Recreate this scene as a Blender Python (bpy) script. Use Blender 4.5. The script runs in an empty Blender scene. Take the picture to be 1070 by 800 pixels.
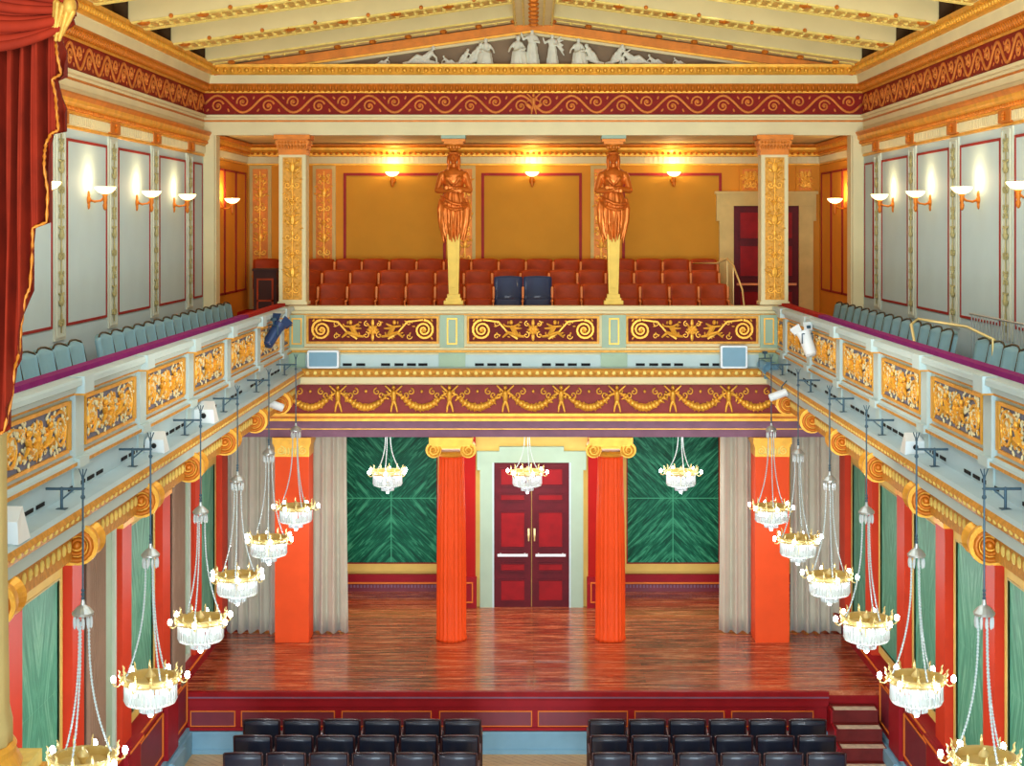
import bpy, math, random
from mathutils import Vector, Matrix
PI = math.pi
RND = random.Random(11)
COL = bpy.context.scene.collection
EYE = 7.36; S = 1675.0; CX = 557.5
def hx(px, Y): return (px - CX) * Y / S          # metres across the hall at depth Y
def hz(py, Y): return EYE - (py - 236) * Y / S   # height at depth Y
ORD = ['first', 'second', 'third', 'fourth', 'fifth', 'sixth', 'seventh', 'eighth', 'ninth', 'tenth', 'eleventh', 'twelfth',
       'thirteenth', 'fourteenth', 'fifteenth', 'sixteenth', 'seventeenth', 'eighteenth', 'nineteenth', 'twentieth']

# ---------------------------------------------------------------- materials
MT = {}
def srgb(c):
    return tuple((x / 255 / 12.92) if x / 255 <= .04045 else ((x / 255 + .055) / 1.055) ** 2.4 for x in c) + (1,)
def mat(name, rgb, rough=.6, metal=0, var=.12, scale=4, bump=0, bscale=60, emit=0, ecol=None, trans=0, coat=0, sheen=0, alpha=1):
    m = bpy.data.materials.new(name); m.use_nodes = True
    nt = m.node_tree; b = nt.nodes['Principled BSDF']; c = srgb(rgb)
    b.inputs['Roughness'].default_value = rough; b.inputs['Metallic'].default_value = metal
    tc = nt.nodes.new('ShaderNodeTexCoord')
    n = nt.nodes.new('ShaderNodeTexNoise'); n.inputs['Scale'].default_value = scale; n.inputs['Detail'].default_value = 4
    nt.links.new(tc.outputs['Object'], n.inputs['Vector'])
    r = nt.nodes.new('ShaderNodeValToRGB')
    r.color_ramp.elements[0].position = .3; r.color_ramp.elements[1].position = .7
    r.color_ramp.elements[0].color = tuple(x * (1 - var) for x in c[:3]) + (1,)
    r.color_ramp.elements[1].color = tuple(min(1, x * (1 + var)) for x in c[:3]) + (1,)
    nt.links.new(n.outputs['Fac'], r.inputs['Fac']); nt.links.new(r.outputs['Color'], b.inputs['Base Color'])
    if bump:
        n2 = nt.nodes.new('ShaderNodeTexNoise'); n2.inputs['Scale'].default_value = bscale
        nt.links.new(tc.outputs['Object'], n2.inputs['Vector'])
        bm = nt.nodes.new('ShaderNodeBump'); bm.inputs['Strength'].default_value = bump; bm.inputs['Distance'].default_value = .01
        nt.links.new(n2.outputs['Fac'], bm.inputs['Height']); nt.links.new(bm.outputs['Normal'], b.inputs['Normal'])
    if emit:
        b.inputs['Emission Color'].default_value = srgb(ecol or rgb); b.inputs['Emission Strength'].default_value = emit
    if trans: b.inputs['Transmission Weight'].default_value = trans
    if coat: b.inputs['Coat Weight'].default_value = coat
    if rough >= .5: b.inputs['Specular IOR Level'].default_value = .18
    if sheen: b.inputs['Sheen Weight'].default_value = sheen
    MT[name] = m
    return m
mat('gold', (236, 172, 58), .42, .45, .15, 8, .3)
mat('gold_deep', (204, 116, 22), .45, .35, .15, 8, .3)
mat('gold_pale', (238, 214, 120), .5, .2, .15, 12, .3)
mat('old_gold', (206, 148, 62), .5, .3, .2, 20, .3)
mat('cream', (224, 212, 166), .65, 0, .05, 2)
mat('cream_warm', (226, 204, 140), .65, 0, .06, 2)
mat('wall_pale', (186, 206, 206), .7, 0, .04, 1.5)
mat('pilaster_pale', (198, 204, 186), .65, 0, .05, 3)
mat('balcony_white', (184, 204, 204), .6, 0, .04, 2)
mat('ledge_white', (176, 200, 208), .6, 0, .05, 2)
mat('line_red', (150, 40, 36), .6, 0, .1)
mat('line_purple', (120, 60, 80), .6, 0, .1)
mat('maroon', (104, 26, 18), .6, 0, .15, 6)
mat('frieze_red', (132, 26, 12), .6, 0, .15, 6)
mat('frieze_relief', (214, 128, 58), .5, .2, .15, 10)
mat('rose', (146, 62, 58), .6, 0, .1, 5)
mat('mauve', (132, 92, 112), .5, 0, .1, 5)
mat('ochre', (190, 132, 36), .7, 0, .05, 2)
mat('ochre_wall', (214, 142, 44), .7, 0, .05, 2)
mat('green_pale', (162, 186, 162), .6, 0, .05, 3)
mat('yellow_frame', (222, 186, 96), .6, 0, .06, 4)
mat('wall_red', (168, 14, 4), .5, 0, .06, 3)
mat('column_red', (238, 80, 26), .5, 0, .06, 3)
mat('pilaster_red', (204, 58, 28), .5, 0, .06, 3)
mat('door_red', (140, 8, 14), .5, 0, .15, 6)
mat('door_dark', (92, 14, 24), .5, 0, .15, 6)
mat('stage_red', (150, 20, 30), .5, 0, .1, 3)
mat('stage_purple', (116, 26, 42), .45, 0, .12, 4)
mat('skirt_blue', (124, 164, 184), .55, 0, .08, 3)
mat('orange_line', (226, 122, 44), .5, 0, .1)
mat('curtain', (192, 184, 162), .85, 0, .06, 3, sheen=.3)
mat('curtain_brown', (140, 112, 92), .85, 0, .08, 3)
mat('velvet_red', (134, 32, 8), .85, 0, .25, 6)
mat('velvet_purple', (132, 22, 104), .8, 0, .1, 6)
mat('floor_red_rail_warmlit', (168, 20, 12), .8, 0, .1, 6)
mat('seat_wood', (164, 60, 12), .5, 0, .25, 5)
mat('seat_wood_tan', (226, 140, 76), .4, 0, .1, 5)
mat('seat_blue_dark', (46, 56, 84), .5, 0, .1, 5, coat=.2)
mat('seat_blue', (136, 176, 188), .75, 0, .08, 5, .15)
mat('seat_frame', (74, 62, 40), .5, 0, .1, 5)
mat('hall_seat', (18, 26, 46), .45, 0, .3, 3, coat=.3)
mat('hall_wood', (50, 22, 26), .35, 0, .3, 6, coat=.4)
mat('dark', (22, 20, 24), .7, 0, .1)
mat('dark_box', (66, 34, 24), .5, 0, .2, 4)
mat('iron', (74, 98, 112), .5, .3, .1)
mat('white_metal', (226, 234, 236), .45, .0, .03)
mat('spot_blue', (36, 62, 104), .4, .2, .1)
mat('tympanum', (142, 118, 92), .75, 0, .15, 3)
mat('statue', (224, 224, 204), .6, 0, .1, 8)
mat('statue_gold', (210, 112, 36), .36, .55, .15, 9)
mat('ceil_cream', (224, 206, 150), .7, 0, .05, 2)
mat('ceil_recess_shade', (88, 64, 40), .8, 0, .25, 8)
mat('gilt_pattern', (214, 176, 92), .55, .2, .3, 22, .5, 40)
mat('brass', (230, 208, 140), .35, .45, .05)
mat('crystal', (232, 240, 240), .12, 0, .02, trans=.35)
mat('crystal_chain', (190, 204, 204), .25, 0, .1, 60)
mat('glow_bowl', (255, 236, 190), .5, emit=7, ecol=(255, 214, 140))
mat('glow_bulb', (250, 252, 255), .5, emit=60, ecol=(240, 248, 255))
mat('glow_inner', (250, 252, 255), .5, emit=9, ecol=(240, 248, 255))
mat('pilaster_relief', (176, 168, 118), .6, .1, .2, 14)
mat('nosing_highlight', (196, 176, 150), .6, 0, .2, 14)
mat('step_wood', (112, 34, 30), .5, 0, .2, 5)
mat('relief_ground', (112, 116, 136), .6, 0, .1, 6)
mat('pedestal_gold', (214, 180, 84), .5, .2, .1, 6)
mat('carpet_purple', (92, 30, 96), .9, 0, .1)
mat('steel_bar', (186, 196, 196), .35, .7, .05)
mat('stone_gold', (200, 176, 112), .6, .1, .1, 4)
mat('black_lens', (10, 12, 16), .2)
def nodes(m):
    nt = m.node_tree
    return nt, nt.nodes['Principled BSDF'], nt.nodes, nt.links
def math_node(nt, op, a, b=None):
    n = nt.nodes.new('ShaderNodeMath'); n.operation = op
    for i, x in enumerate((a, b)):
        if x is None: continue
        if isinstance(x, (int, float)): n.inputs[i].default_value = x
        else: nt.links.new(x, n.inputs[i])
    return n.outputs[0]
def marble(name, dark, light, slope, k, kk=.5, seam=.008):
    m = mat(name, dark, .5); nt, b, N, L = nodes(m)
    tc = N.new('ShaderNodeTexCoord'); sx = N.new('ShaderNodeSeparateXYZ'); L.new(tc.outputs['Object'], sx.inputs[0])
    u = math_node(nt, 'ABSOLUTE', sx.outputs[0]); v = math_node(nt, 'ABSOLUTE', sx.outputs[2])
    a = math_node(nt, 'SUBTRACT', u, math_node(nt, 'MULTIPLY', v, slope))
    c = math_node(nt, 'ADD', u, v)
    cb = N.new('ShaderNodeCombineXYZ')
    L.new(math_node(nt, 'MULTIPLY', a, k), cb.inputs[0]); L.new(math_node(nt, 'MULTIPLY', c, kk), cb.inputs[1])
    oi = N.new('ShaderNodeObjectInfo')
    L.new(math_node(nt, 'MULTIPLY', oi.outputs['Random'], 9), cb.inputs[2])
    n = N.new('ShaderNodeTexNoise'); n.inputs['Scale'].default_value = 3; n.inputs['Detail'].default_value = 6
    n.inputs['Roughness'].default_value = .7; n.inputs['Distortion'].default_value = .6
    L.new(cb.outputs[0], n.inputs['Vector'])
    r = N.new('ShaderNodeValToRGB'); e = r.color_ramp.elements
    e[0].position = .36; e[0].color = srgb([x * (.6 if seam > .005 else .85) for x in dark]); e[1].position = .68; e[1].color = srgb(light)
    q = e.new(.5); q.color = srgb(dark)
    L.new(n.outputs['Fac'], r.inputs['Fac'])
    # book-matched seam
    mn = math_node(nt, 'MINIMUM', u, v); lt = math_node(nt, 'LESS_THAN', mn, seam)
    mx = N.new('ShaderNodeMixRGB'); L.new(lt, mx.inputs[0]); L.new(r.outputs['Color'], mx.inputs[1])
    mx.inputs[2].default_value = srgb(light)
    L.new(mx.outputs[0], b.inputs['Base Color'])
    return m
marble('marble_green', (0, 96, 66), (70, 168, 122), 1.0, 5.0)
marble('marble_side', (84, 158, 130), (134, 196, 164), .35, 5.0, .4, .001)
def plank_mat(name, cols, w, ln, rough=.22, axis=0, coat=.3):
    m = mat(name, cols[0], rough, coat=coat); nt, b, N, L = nodes(m)
    tc = N.new('ShaderNodeTexCoord'); mp = N.new('ShaderNodeMapping')
    L.new(tc.outputs['Object'], mp.inputs[0]); mp.inputs['Rotation'].default_value = (0, 0, axis)
    br = N.new('ShaderNodeTexBrick'); br.inputs['Scale'].default_value = 1
    br.inputs['Brick Width'].default_value = ln; br.inputs['Row Height'].default_value = w
    br.inputs['Mortar Size'].default_value = .004; br.inputs['Color1'].default_value = srgb(cols[0])
    br.inputs['Color2'].default_value = srgb(cols[1]); br.inputs['Mortar'].default_value = srgb(cols[3])
    L.new(mp.outputs[0], br.inputs['Vector'])
    m2 = N.new('ShaderNodeMapping'); m2.inputs['Scale'].default_value = (.5, 6, 1); m2.inputs['Rotation'].default_value = (0, 0, axis)
    L.new(tc.outputs['Object'], m2.inputs[0])
    n = N.new('ShaderNodeTexNoise'); n.inputs['Scale'].default_value = 2.2; n.inputs['Detail'].default_value = 8; n.inputs['Roughness'].default_value = .75
    L.new(m2.outputs[0], n.inputs['Vector'])
    r = N.new('ShaderNodeValToRGB'); r.color_ramp.elements[0].position = .47; r.color_ramp.elements[1].position = .66
    L.new(n.outputs['Fac'], r.inputs['Fac'])
    mx = N.new('ShaderNodeMixRGB'); L.new(r.outputs[0], mx.inputs[0]); L.new(br.outputs[0], mx.inputs[1]); mx.inputs[2].default_value = srgb(cols[2])
    L.new(mx.outputs[0], b.inputs['Base Color'])
    rr = N.new('ShaderNodeMapRange'); rr.inputs[3].default_value = rough; rr.inputs[4].default_value = rough + .25
    L.new(n.outputs['Fac'], rr.inputs[0]); L.new(rr.outputs[0], b.inputs['Roughness'])
    return m
plank_mat('stage_boards', [(168, 66, 32), (112, 44, 30), (222, 140, 92), (64, 26, 20)], .11, 3.2, .13)
plank_mat('parquet', [(214, 172, 108), (196, 150, 90), (226, 190, 130), (150, 110, 60)], .09, .6, .3, .785)
def velvet_mix(): pass

# ---------------------------------------------------------------- mesh builder
def frame(o, rz=0, s=1):
    return Matrix.Translation(Vector(o)) @ Matrix.Rotation(rz, 4, 'Z') @ Matrix.Diagonal((s, s, s, 1))
class MB:
    def __init__(self): self.v = []; self.f = []; self.mi = []; self.cur = 0; self.M = Matrix.Identity(4)
    def add(self, vs, fs):
        b = len(self.v); M = self.M
        self.v += [tuple(M @ Vector(p)) for p in vs]
        for f in fs: self.f.append(tuple(b + i for i in f)); self.mi.append(self.cur)
        return self
    def box(self, x0, x1, y0, y1, z0, z1):
        if x0 > x1: x0, x1 = x1, x0
        if y0 > y1: y0, y1 = y1, y0
        if z0 > z1: z0, z1 = z1, z0
        return self.add([(x0, y0, z0), (x1, y0, z0), (x1, y1, z0), (x0, y1, z0), (x0, y0, z1), (x1, y0, z1), (x1, y1, z1), (x0, y1, z1)],
                        [(0, 3, 2, 1), (4, 5, 6, 7), (0, 1, 5, 4), (1, 2, 6, 5), (2, 3, 7, 6), (3, 0, 4, 7)])
    def cbox(self, x0, x1, y0, y1, z0, z1, b=.01):   # box with chamfered edges on x/z outline
        P = [(x0 + b, z0), (x1 - b, z0), (x1, z0 + b), (x1, z1 - b), (x1 - b, z1), (x0 + b, z1), (x0, z1 - b), (x0, z0 + b)]
        return self.prism(P, y0, y1)
    def prism(self, poly, y0, y1):                   # outline in xz, extruded along y
        n = len(poly)
        vs = [(x, y0, z) for x, z in poly] + [(x, y1, z) for x, z in poly]
        return self.add(vs, [tuple(range(n)), tuple(range(2 * n - 1, n - 1, -1))] + [(i, i + n, (i + 1) % n + n, (i + 1) % n) for i in range(n)])
    def tube(self, pts, r, n=6, flat=1.0, closed=False):
        P = [Vector(p) for p in pts]; k = len(P); vs = []; fs = []
        up = Vector((0, 1, 0))
        for i, p in enumerate(P):
            if closed: t = P[(i + 1) % k] - P[i - 1]
            else: t = P[min(i + 1, k - 1)] - P[max(i - 1, 0)]
            if t.length < 1e-9: t = Vector((1, 0, 0))
            t.normalize()
            a = up - t * up.dot(t)
            if a.length < .2: a = Vector((1, 0, 0)) - t * t.x
            a.normalize(); b = t.cross(a)
            rr = r[i] if isinstance(r, (list, tuple)) else r
            for j in range(n):
                c = 2 * PI * j / n
                vs.append(p + a * math.cos(c) * rr * flat + b * math.sin(c) * rr)
        m = k if closed else k - 1
        for i in range(m):
            for j in range(n):
                q = (i + 1) % k
                fs.append((i * n + j, i * n + (j + 1) % n, q * n + (j + 1) % n, q * n + j))
        if not closed: fs += [tuple(range(n - 1, -1, -1)), tuple((k - 1) * n + j for j in range(n))]
        return self.add(vs, fs)
    def lathe(self, prof, c=(0, 0, 0), n=16, axis='z', rmod=None):
        vs = []; fs = []; k = len(prof)
        for r, h in prof:
            for j in range(n):
                a = 2 * PI * j / n; q = r * (rmod(a) if rmod else 1)
                if axis == 'z': vs.append((c[0] + q * math.cos(a), c[1] + q * math.sin(a), c[2] + h))
                elif axis == 'y': vs.append((c[0] + q * math.cos(a), c[1] + h, c[2] + q * math.sin(a)))
                else: vs.append((c[0] + h, c[1] + q * math.cos(a), c[2] + q * math.sin(a)))
        for i in range(k - 1):
            for j in range(n):
                fs.append((i * n + j, i * n + (j + 1) % n, (i + 1) * n + (j + 1) % n, (i + 1) * n + j))
        fs += [tuple(range(n - 1, -1, -1)), tuple((k - 1) * n + j for j in range(n))]
        return self.add(vs, fs)
    def ell(self, c, r, nu=8, nv=6, rot=0):
        if isinstance(r, (int, float)): r = (r, r, r)
        vs = []; fs = []; ca, sa = math.cos(rot), math.sin(rot)
        for i in range(nv + 1):
            t = PI * i / nv
            for j in range(nu):
                p = 2 * PI * j / nu
                x = r[0] * math.sin(t) * math.cos(p); y = r[1] * math.sin(t) * math.sin(p); z = r[2] * math.cos(t)
                vs.append((c[0] + x * ca - z * sa, c[1] + y, c[2] + x * sa + z * ca))
        for i in range(nv):
            for j in range(nu):
                fs.append((i * nu + j, (i + 1) * nu + j, (i + 1) * nu + (j + 1) % nu, i * nu + (j + 1) % nu))
        return self.add(vs, fs)
    def cap(self, p0, p1, r0, r1=None, n=8):
        r1 = r0 if r1 is None else r1
        a, b = Vector(p0), Vector(p1); d = (b - a)
        if d.length < 1e-6: return self.ell(a, r0)
        d.normalize()
        pts = []; rs = []
        for t in (1, .7, .3): pts.append(a - d * r0 * t * .98); rs.append(r0 * math.sqrt(max(0.002, 1 - t * t * .98)))
        pts.append(a); rs.append(r0); pts.append(b); rs.append(r1)
        for t in (.3, .7, 1): pts.append(b + d * r1 * t * .98); rs.append(r1 * math.sqrt(max(0.002, 1 - t * t * .98)))
        return self.tube(pts, rs, n)
    def loft(self, rings):
        n = len(rings[0]); vs = [p for r in rings for p in r]; fs = []
        for i in range(len(rings) - 1):
            for j in range(n):
                fs.append((i * n + j, i * n + (j + 1) % n, (i + 1) * n + (j + 1) % n, (i + 1) * n + j))
        fs += [tuple(range(n - 1, -1, -1)), tuple((len(rings) - 1) * n + j for j in range(n))]
        return self.add(vs, fs)
    def frame_rect(self, x0, x1, z0, z1, w, y0, y1):
        self.box(x0, x1, y0, y1, z0, z0 + w); self.box(x0, x1, y0, y1, z1 - w, z1)
        self.box(x0, x0 + w, y0, y1, z0 + w, z1 - w); self.box(x1 - w, x1, y0, y1, z0 + w, z1 - w)
        return self
    def spiral(self, cx, cz, R_, turns, s, a0, r, y=-.012, n=5, end=.12):
        k = int(14 * turns); pts = []; rs = []
        for i in range(k + 1):
            t = i / k; q = R_ * (1 - (1 - end) * t); a = a0 + s * turns * 2 * PI * t
            pts.append((cx + q * math.cos(a), y, cz + q * math.sin(a))); rs.append(r * (1 - .4 * t))
        return self.tube(pts, rs, n)
    def leaf(self, cx, cz, ang, L, w, y=-.012, d=.012):
        return self.ell((cx + math.cos(ang) * L * .5, y, cz + math.sin(ang) * L * .5), (L * .5, d, w), 6, 4, ang)
    def rosette(self, cx, cz, R_, y=-.01, n=6):
        for i in range(n): self.leaf(cx, cz, 2 * PI * i / n, R_, R_ * .28, y, R_ * .3)
        return self.ell((cx, y - R_ * .1, cz), (R_ * .35, R_ * .35, R_ * .35), 6, 4)
    def build(self, name, mats, parent=None, smooth=False, loc=None, rz=0):
        me = bpy.data.meshes.new(name); me.from_pydata(self.v, [], self.f)
        if isinstance(mats, str): mats = [mats]
        for m in mats: me.materials.append(MT[m])
        if len(mats) > 1: me.polygons.foreach_set('material_index', self.mi)
        if smooth: me.polygons.foreach_set('use_smooth', [True] * len(me.polygons))
        me.update()
        o = bpy.data.objects.new(name, me); COL.objects.link(o)
        if parent is not None: o.parent = parent
        if loc is not None: o.location = loc
        if rz: o.rotation_euler.z = rz
        return o
def smooth_angle(o, a=.6):
    me = o.data; me.polygons.foreach_set('use_smooth', [True] * len(me.polygons))
    try: me.set_sharp_from_angle(angle=a)
    except Exception: pass
    return o
def tag(o, label=None, cat=None, group=None, kind=None):
    if label: o['label'] = label
    if cat: o['category'] = cat
    if group: o['group'] = group
    if kind: o['kind'] = kind
    return o
def struct(o, label=None, cat=None): return tag(o, label, cat, None, 'structure')
def empty(name, loc=(0, 0, 0), rz=0, label=None, cat=None, group=None, kind=None):
    e = bpy.data.objects.new(name, None); COL.objects.link(e); e.location = loc; e.rotation_euler.z = rz; e.empty_display_size = .1
    return tag(e, label, cat, group, kind)
KIDS = {}
def kids(o): return [c for c in bpy.data.objects if c.parent == o]
def dup(root, loc, rz=None, label=None, group=None, tree=None):
    r = root.copy(); COL.objects.link(r); r.location = loc
    if rz is not None: r.rotation_euler.z = rz
    if label: r['label'] = label
    if group: r['group'] = group
    def rec(a, b):
        for c in TREE.get(a.name) or TREE.setdefault(a.name, kids(a)):
            d = c.copy(); COL.objects.link(d); d.parent = b; rec(c, d)
    rec(root, r)
    return r
TREE = {}
def point(name, loc, e, col, r=.05, parent=None):
    l = bpy.data.lights.new(name, 'POINT'); l.energy = e; l.color = col; l.shadow_soft_size = r
    o = bpy.data.objects.new(name, l); COL.objects.link(o); o.location = loc
    if parent: o.parent = parent
    return o
def area(name, loc, rot, sx, sy, e, col):
    l = bpy.data.lights.new(name, 'AREA'); l.shape = 'RECTANGLE'; l.size = sx; l.size_y = sy; l.energy = e; l.color = col
    o = bpy.data.objects.new(name, l); COL.objects.link(o); o.location = loc; o.rotation_euler = rot
    return o
# ---------------------------------------------------------------- ornament kit (local: x across, z up, relief towards -y)
def vine(mb, x0, x1, zc, H, p, r=.016):
    n = max(2, round((x1 - x0) / p)); p = (x1 - x0) / n
    pts = []
    for i in range(n * 8 + 1):
        x = x0 + i * p / 8; pts.append((x, -.014, zc + .4 * H * math.sin(PI * (x - x0) / p)))
    mb.tube(pts, r, 5)
    for i in range(n):
        s = 1 if i % 2 == 0 else -1; cx = x0 + (i + .5) * p; cz = zc - s * .1 * H
        mb.spiral(cx, cz, .3 * H, 1.6, s, -s * PI * .5 + PI * .6, r * .85)
        mb.ell((cx, -.02, cz), (.09 * H, .03, .09 * H), 6, 4)
        mb.leaf(cx - p * .46, cz - s * .28 * H, s * .9, .22 * H, .05 * H)
        mb.leaf(cx + p * .46, cz - s * .3 * H, PI - s * 1.2, .22 * H, .05 * H)
def candelabra(mb, z0, z1, w, r=None):
    r = r or w * .05; st = w * .95; n = max(3, round((z1 - z0) / st)); st = (z1 - z0) / n
    mb.tube([(0, -.01, z0), (0, -.01, z1)], r * .8, 5)
    for i in range(n):
        z = z0 + (i + .5) * st; k = i % 3
        if k == 0:
            for s in (1, -1): mb.spiral(s * w * .24, z, w * .2, 1.3, s, PI if s > 0 else 0, r)
            mb.leaf(0, z, PI / 2, st * .45, w * .08)
        elif k == 1:
            mb.ell((0, -.015, z), (w * .17, .02, st * .3), 7, 5)
            for s in (1, -1):
                mb.leaf(s * w * .1, z - st * .3, PI / 2 - s * .8, w * .42, w * .07); mb.leaf(s * w * .1, z + st * .2, PI / 2 - s * 1.2, w * .35, w * .06)
        else:
            mb.rosette(0, z, w * .2)
            for s in (1, -1): mb.spiral(s * w * .32, z + st * .2, w * .13, 1.1, -s, -PI / 2, r * .8); mb.spiral(s * w * .3, z - st * .25, w * .12, 1.1, s, PI / 2, r * .8)
def putto(mb, x, z, s, m, kind='sit', y=-.02):
    c = lambda a, b: mb.cap((x + m * a[0] * s, y + a[1] * s, z + a[2] * s), (x + m * b[0] * s, y + b[1] * s, z + b[2] * s), b[3] * s, b[4] * s, 6)
    if kind == 'sit':
        c((-.25, 0, .2), (-.05, -.05, .55, .13, .12)); mb.ell((x + m * .0 * s, y - .08 * s, z + .8 * s), (.1 * s, .1 * s, .12 * s), 7, 5)
        c((-.25, -.05, .18), (.15, -.1, .3, .1, .08)); c((.15, -.1, .3), (.4, -.08, .08, .08, .05))
        c((-.25, 0, .15), (-.6, -.02, .1, .09, .06)); c((-.02, -.1, .58), (.3, -.1, .62, .06, .045)); c((-.1, 0, .58), (-.38, -.04, .72, .06, .045))
        c((-.15, .0, .5), (-.5, .0, .5, .09, .03))
    else:
        c((0, 0, .45), (0, -.04, .7, .1, .11)); mb.ell((x, y - .06 * s, z + .9 * s), (.075 * s, .08 * s, .09 * s), 7, 5)
        c((.0, 0, .42), (.09, 0, .18, .075, .05)); c((.09, 0, .18), (.13, 0, .0, .05, .035)); c((0, 0, .42), (-.08, 0, .18, .075, .05)); c((-.08, 0, .18), (-.1, 0, .0, .05, .035))
        c((.08, 0, .74), (.3, -.02, .95, .05, .035)); c((-.08, 0, .74), (-.3, -.02, .95, .05, .035))
        c((.06, .02, .7), (.3, 0, .6, .06, .02)); c((-.06, .02, .7), (-.3, 0, .6, .06, .02))
def panel_relief(mb, w, h, fs=.85):
    a = h * .42; th = 1.5 if fs > .8 else 1.0
    for s in (1, -1):
        cx = s * (w / 2 - h * .55)
        mb.spiral(cx, 0, a, 2.3, -s, PI / 2, (.03 * h + .006) * th); mb.rosette(cx, 0, h * .14)
        mb.tube([(cx - s * a * .1, -.012, a), (cx - s * h * .7, -.012, a * .8), (cx - s * h * 1.1, -.012, -a * .3), (cx - s * h * 1.5, -.012, -a * .9)], (.02 * h + .005) * th, 5)
        for k in range(16): mb.leaf(cx - s * h * (.5 + k * .1) * min(1, w / 2 / h / 2.7), (-1) ** k * a * (.35 + .5 * ((k * 7) % 5) / 5), k * 1.3, h * .15, h * .035)
        for k in range(5): mb.leaf(cx + s * a * .9, -a + k * a * .45, PI / 2 + s * .6, h * .16, h * .04)
        for k in (-1, 1):
            mb.spiral(cx - s * h * .62, k * a * .66, h * .13, 1.2, s * k, 0, .014 * h + .004)
        putto(mb, s * w * .17, -h * .36 * fs / .85, h * fs, s, 'sit')
        mb.spiral(s * h * .28, -h * .22, h * .14, 1.2, s, PI / 2, .018 * h + .004); mb.spiral(s * h * .25, h * .25, h * .12, 1.2, -s, PI / 2, .018 * h + .004)
    mb.rosette(0, 0, h * .26, n=8); mb.leaf(0, -.1 * h, -PI / 2, h * .38, h * .07); mb.leaf(0, .1 * h, PI / 2, h * .36, h * .07)
def garland(mb, x0, x1, z0, h):
    n = 13
    for i in range(n + 1):
        t = i / n; x = x0 + (x1 - x0) * t; z = z0 + h * .62 - h * .46 * math.sin(PI * t); r = h * (.05 + .07 * math.sin(PI * t))
        mb.ell((x, -.02, z), (r * 1.25, r * .9, r * 1.2), 6, 4)
        mb.leaf(x, z + h * .05, RND.uniform(0, 3.1), h * .14, h * .03, -.02)
        mb.leaf(x, z, RND.uniform(0, 6.28), h * .16, h * .035, -.03)
        mb.leaf(x, z, RND.uniform(3.4, 6), h * .18, h * .035, -.02)
    w = x1 - x0
    for s in (1, -1):
        cx = (x0 + x1) / 2 + s * w * .24
        mb.spiral(cx, z0 + h * .72, h * .13, 1.2, s, PI / 2, h * .035); mb.spiral(cx + s * h * .18, z0 + h * .6, h * .12, 1.0, -s, -PI / 2, h * .035)
    mb.leaf((x0 + x1) / 2, z0 + h * .66, PI / 2, h * .14, h * .05)
SIDES = ((-1, 'left'), (1, 'right'))
def wall_frame(s, X, Y, z=0):     # frame on a side wall: local x runs along the wall, -y points into the hall
    return frame((s * X, Y, z), PI / 2 if s < 0 else -PI / 2)
W = 5.15; YF = 25.0; Y0 = 5.0
def sweep_u(mb, prof, mats=None, y0=Y0, w=W, yf=YF):
    for i in range(len(prof) - 1):
        (d0, z0), (d1, z1) = prof[i], prof[i + 1]
        if mats: mb.cur = mats[i]
        pts = []
        for d, z in ((d0, z0), (d1, z1)):
            pts += [(-(w - d), y0, z), (-(w - d), yf - d, z), (w - d, yf - d, z), (w - d, y0, z)]
        mb.add(pts, [(0, 1, 5, 4), (1, 2, 6, 5), (2, 3, 7, 6)])
def along_u(fn, pitch, d, z, y0=Y0, w=W, yf=YF, mb=None):
    L = yf - d - y0; n = int(L / pitch)
    for i in range(n):
        y = y0 + (i + .5) * L / n
        mb.M = frame((-(w - d), y, z), PI / 2); fn(); mb.M = frame((w - d, y, z), -PI / 2); fn()
    L = 2 * (w - d); n = int(L / pitch)
    for i in range(n): mb.M = frame((-(w - d) + (i + .5) * L / n, yf - d, z)); fn()
    mb.M = Matrix.Identity(4)
# ================================================================ ROOM SHELL
PIL_Y = [9.1, 11.05, 13.0, 15.05, 17.15, 19.2, 21.27, 23.3, 25.3]      # lower pilasters along both side walls
CON_Y = [8.8, 10.85, 12.9, 15.0, 17.05, 19.05, 21.1, 23.15]            # scroll consoles under the balcony edge
for s, sd in SIDES:
    m = MB()
    m.box(s * 5.15, s * 5.4, 4.0, 28.95, 0, 10.7)
    m.cur = 1; m.box(s * 5.0, s * 5.15, 4.0, 28.6, 0, 5.0)
    struct(m.build('wall_' + sd, ['wall_pale', 'yellow_frame']))
m = MB(); m.box(-5.15, 5.15, 28.75, 28.95, 4.9, 9.9)
m.cur = 1; m.box(-5.0, 5.0, 28.6, 28.75, 0, 4.6)
struct(m.build('wall_back', ['ochre_wall', 'yellow_frame']))
m = MB(); m.box(-1.19, 1.1, 27.4, 28.6, .86, 4.06)                     # door bay, flanked by red antae
m.cur = 1; m.box(-1.21, -.99, 27.36, 28.6, .86, 4.06); m.box(.93, 1.14, 27.36, 28.6, .86, 4.06)
m.cur = 2; m.box(-1.26, -.97, 27.28, 27.4, .86, 1.38); m.box(.91, 1.19, 27.28, 27.4, .86, 1.38)
m.cur = 3; m.frame_rect(-1.2, -1.03, .95, 1.3, .02, 27.26, 27.28); m.frame_rect(.97, 1.13, .95, 1.3, .02, 27.26, 27.28)
struct(m.build('wall_stage', ['yellow_frame', 'wall_red', 'stage_red', 'orange_line']))
m = MB(); m.box(-5.0, 5.0, 4, 28.6, -.2, 0); struct(m.build('floor', 'parquet'))
m = MB(); m.box(-4.98, 4.98, 25.2, 28.6, 4.07, 5.15); struct(m.build('ceiling_stage', 'mauve'))
m = MB(); m.box(-5.15, 5.15, 25.05, 28.75, 5.15, 5.3)
m.cur = 1; m.box(-5.15, 3.4, 25.25, 26.75, 5.3, 5.5); m.box(-5.15, 3.4, 26.75, 27.75, 5.3, 5.7); m.box(-5.15, 3.4, 27.75, 28.75, 5.3, 5.87)
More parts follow.
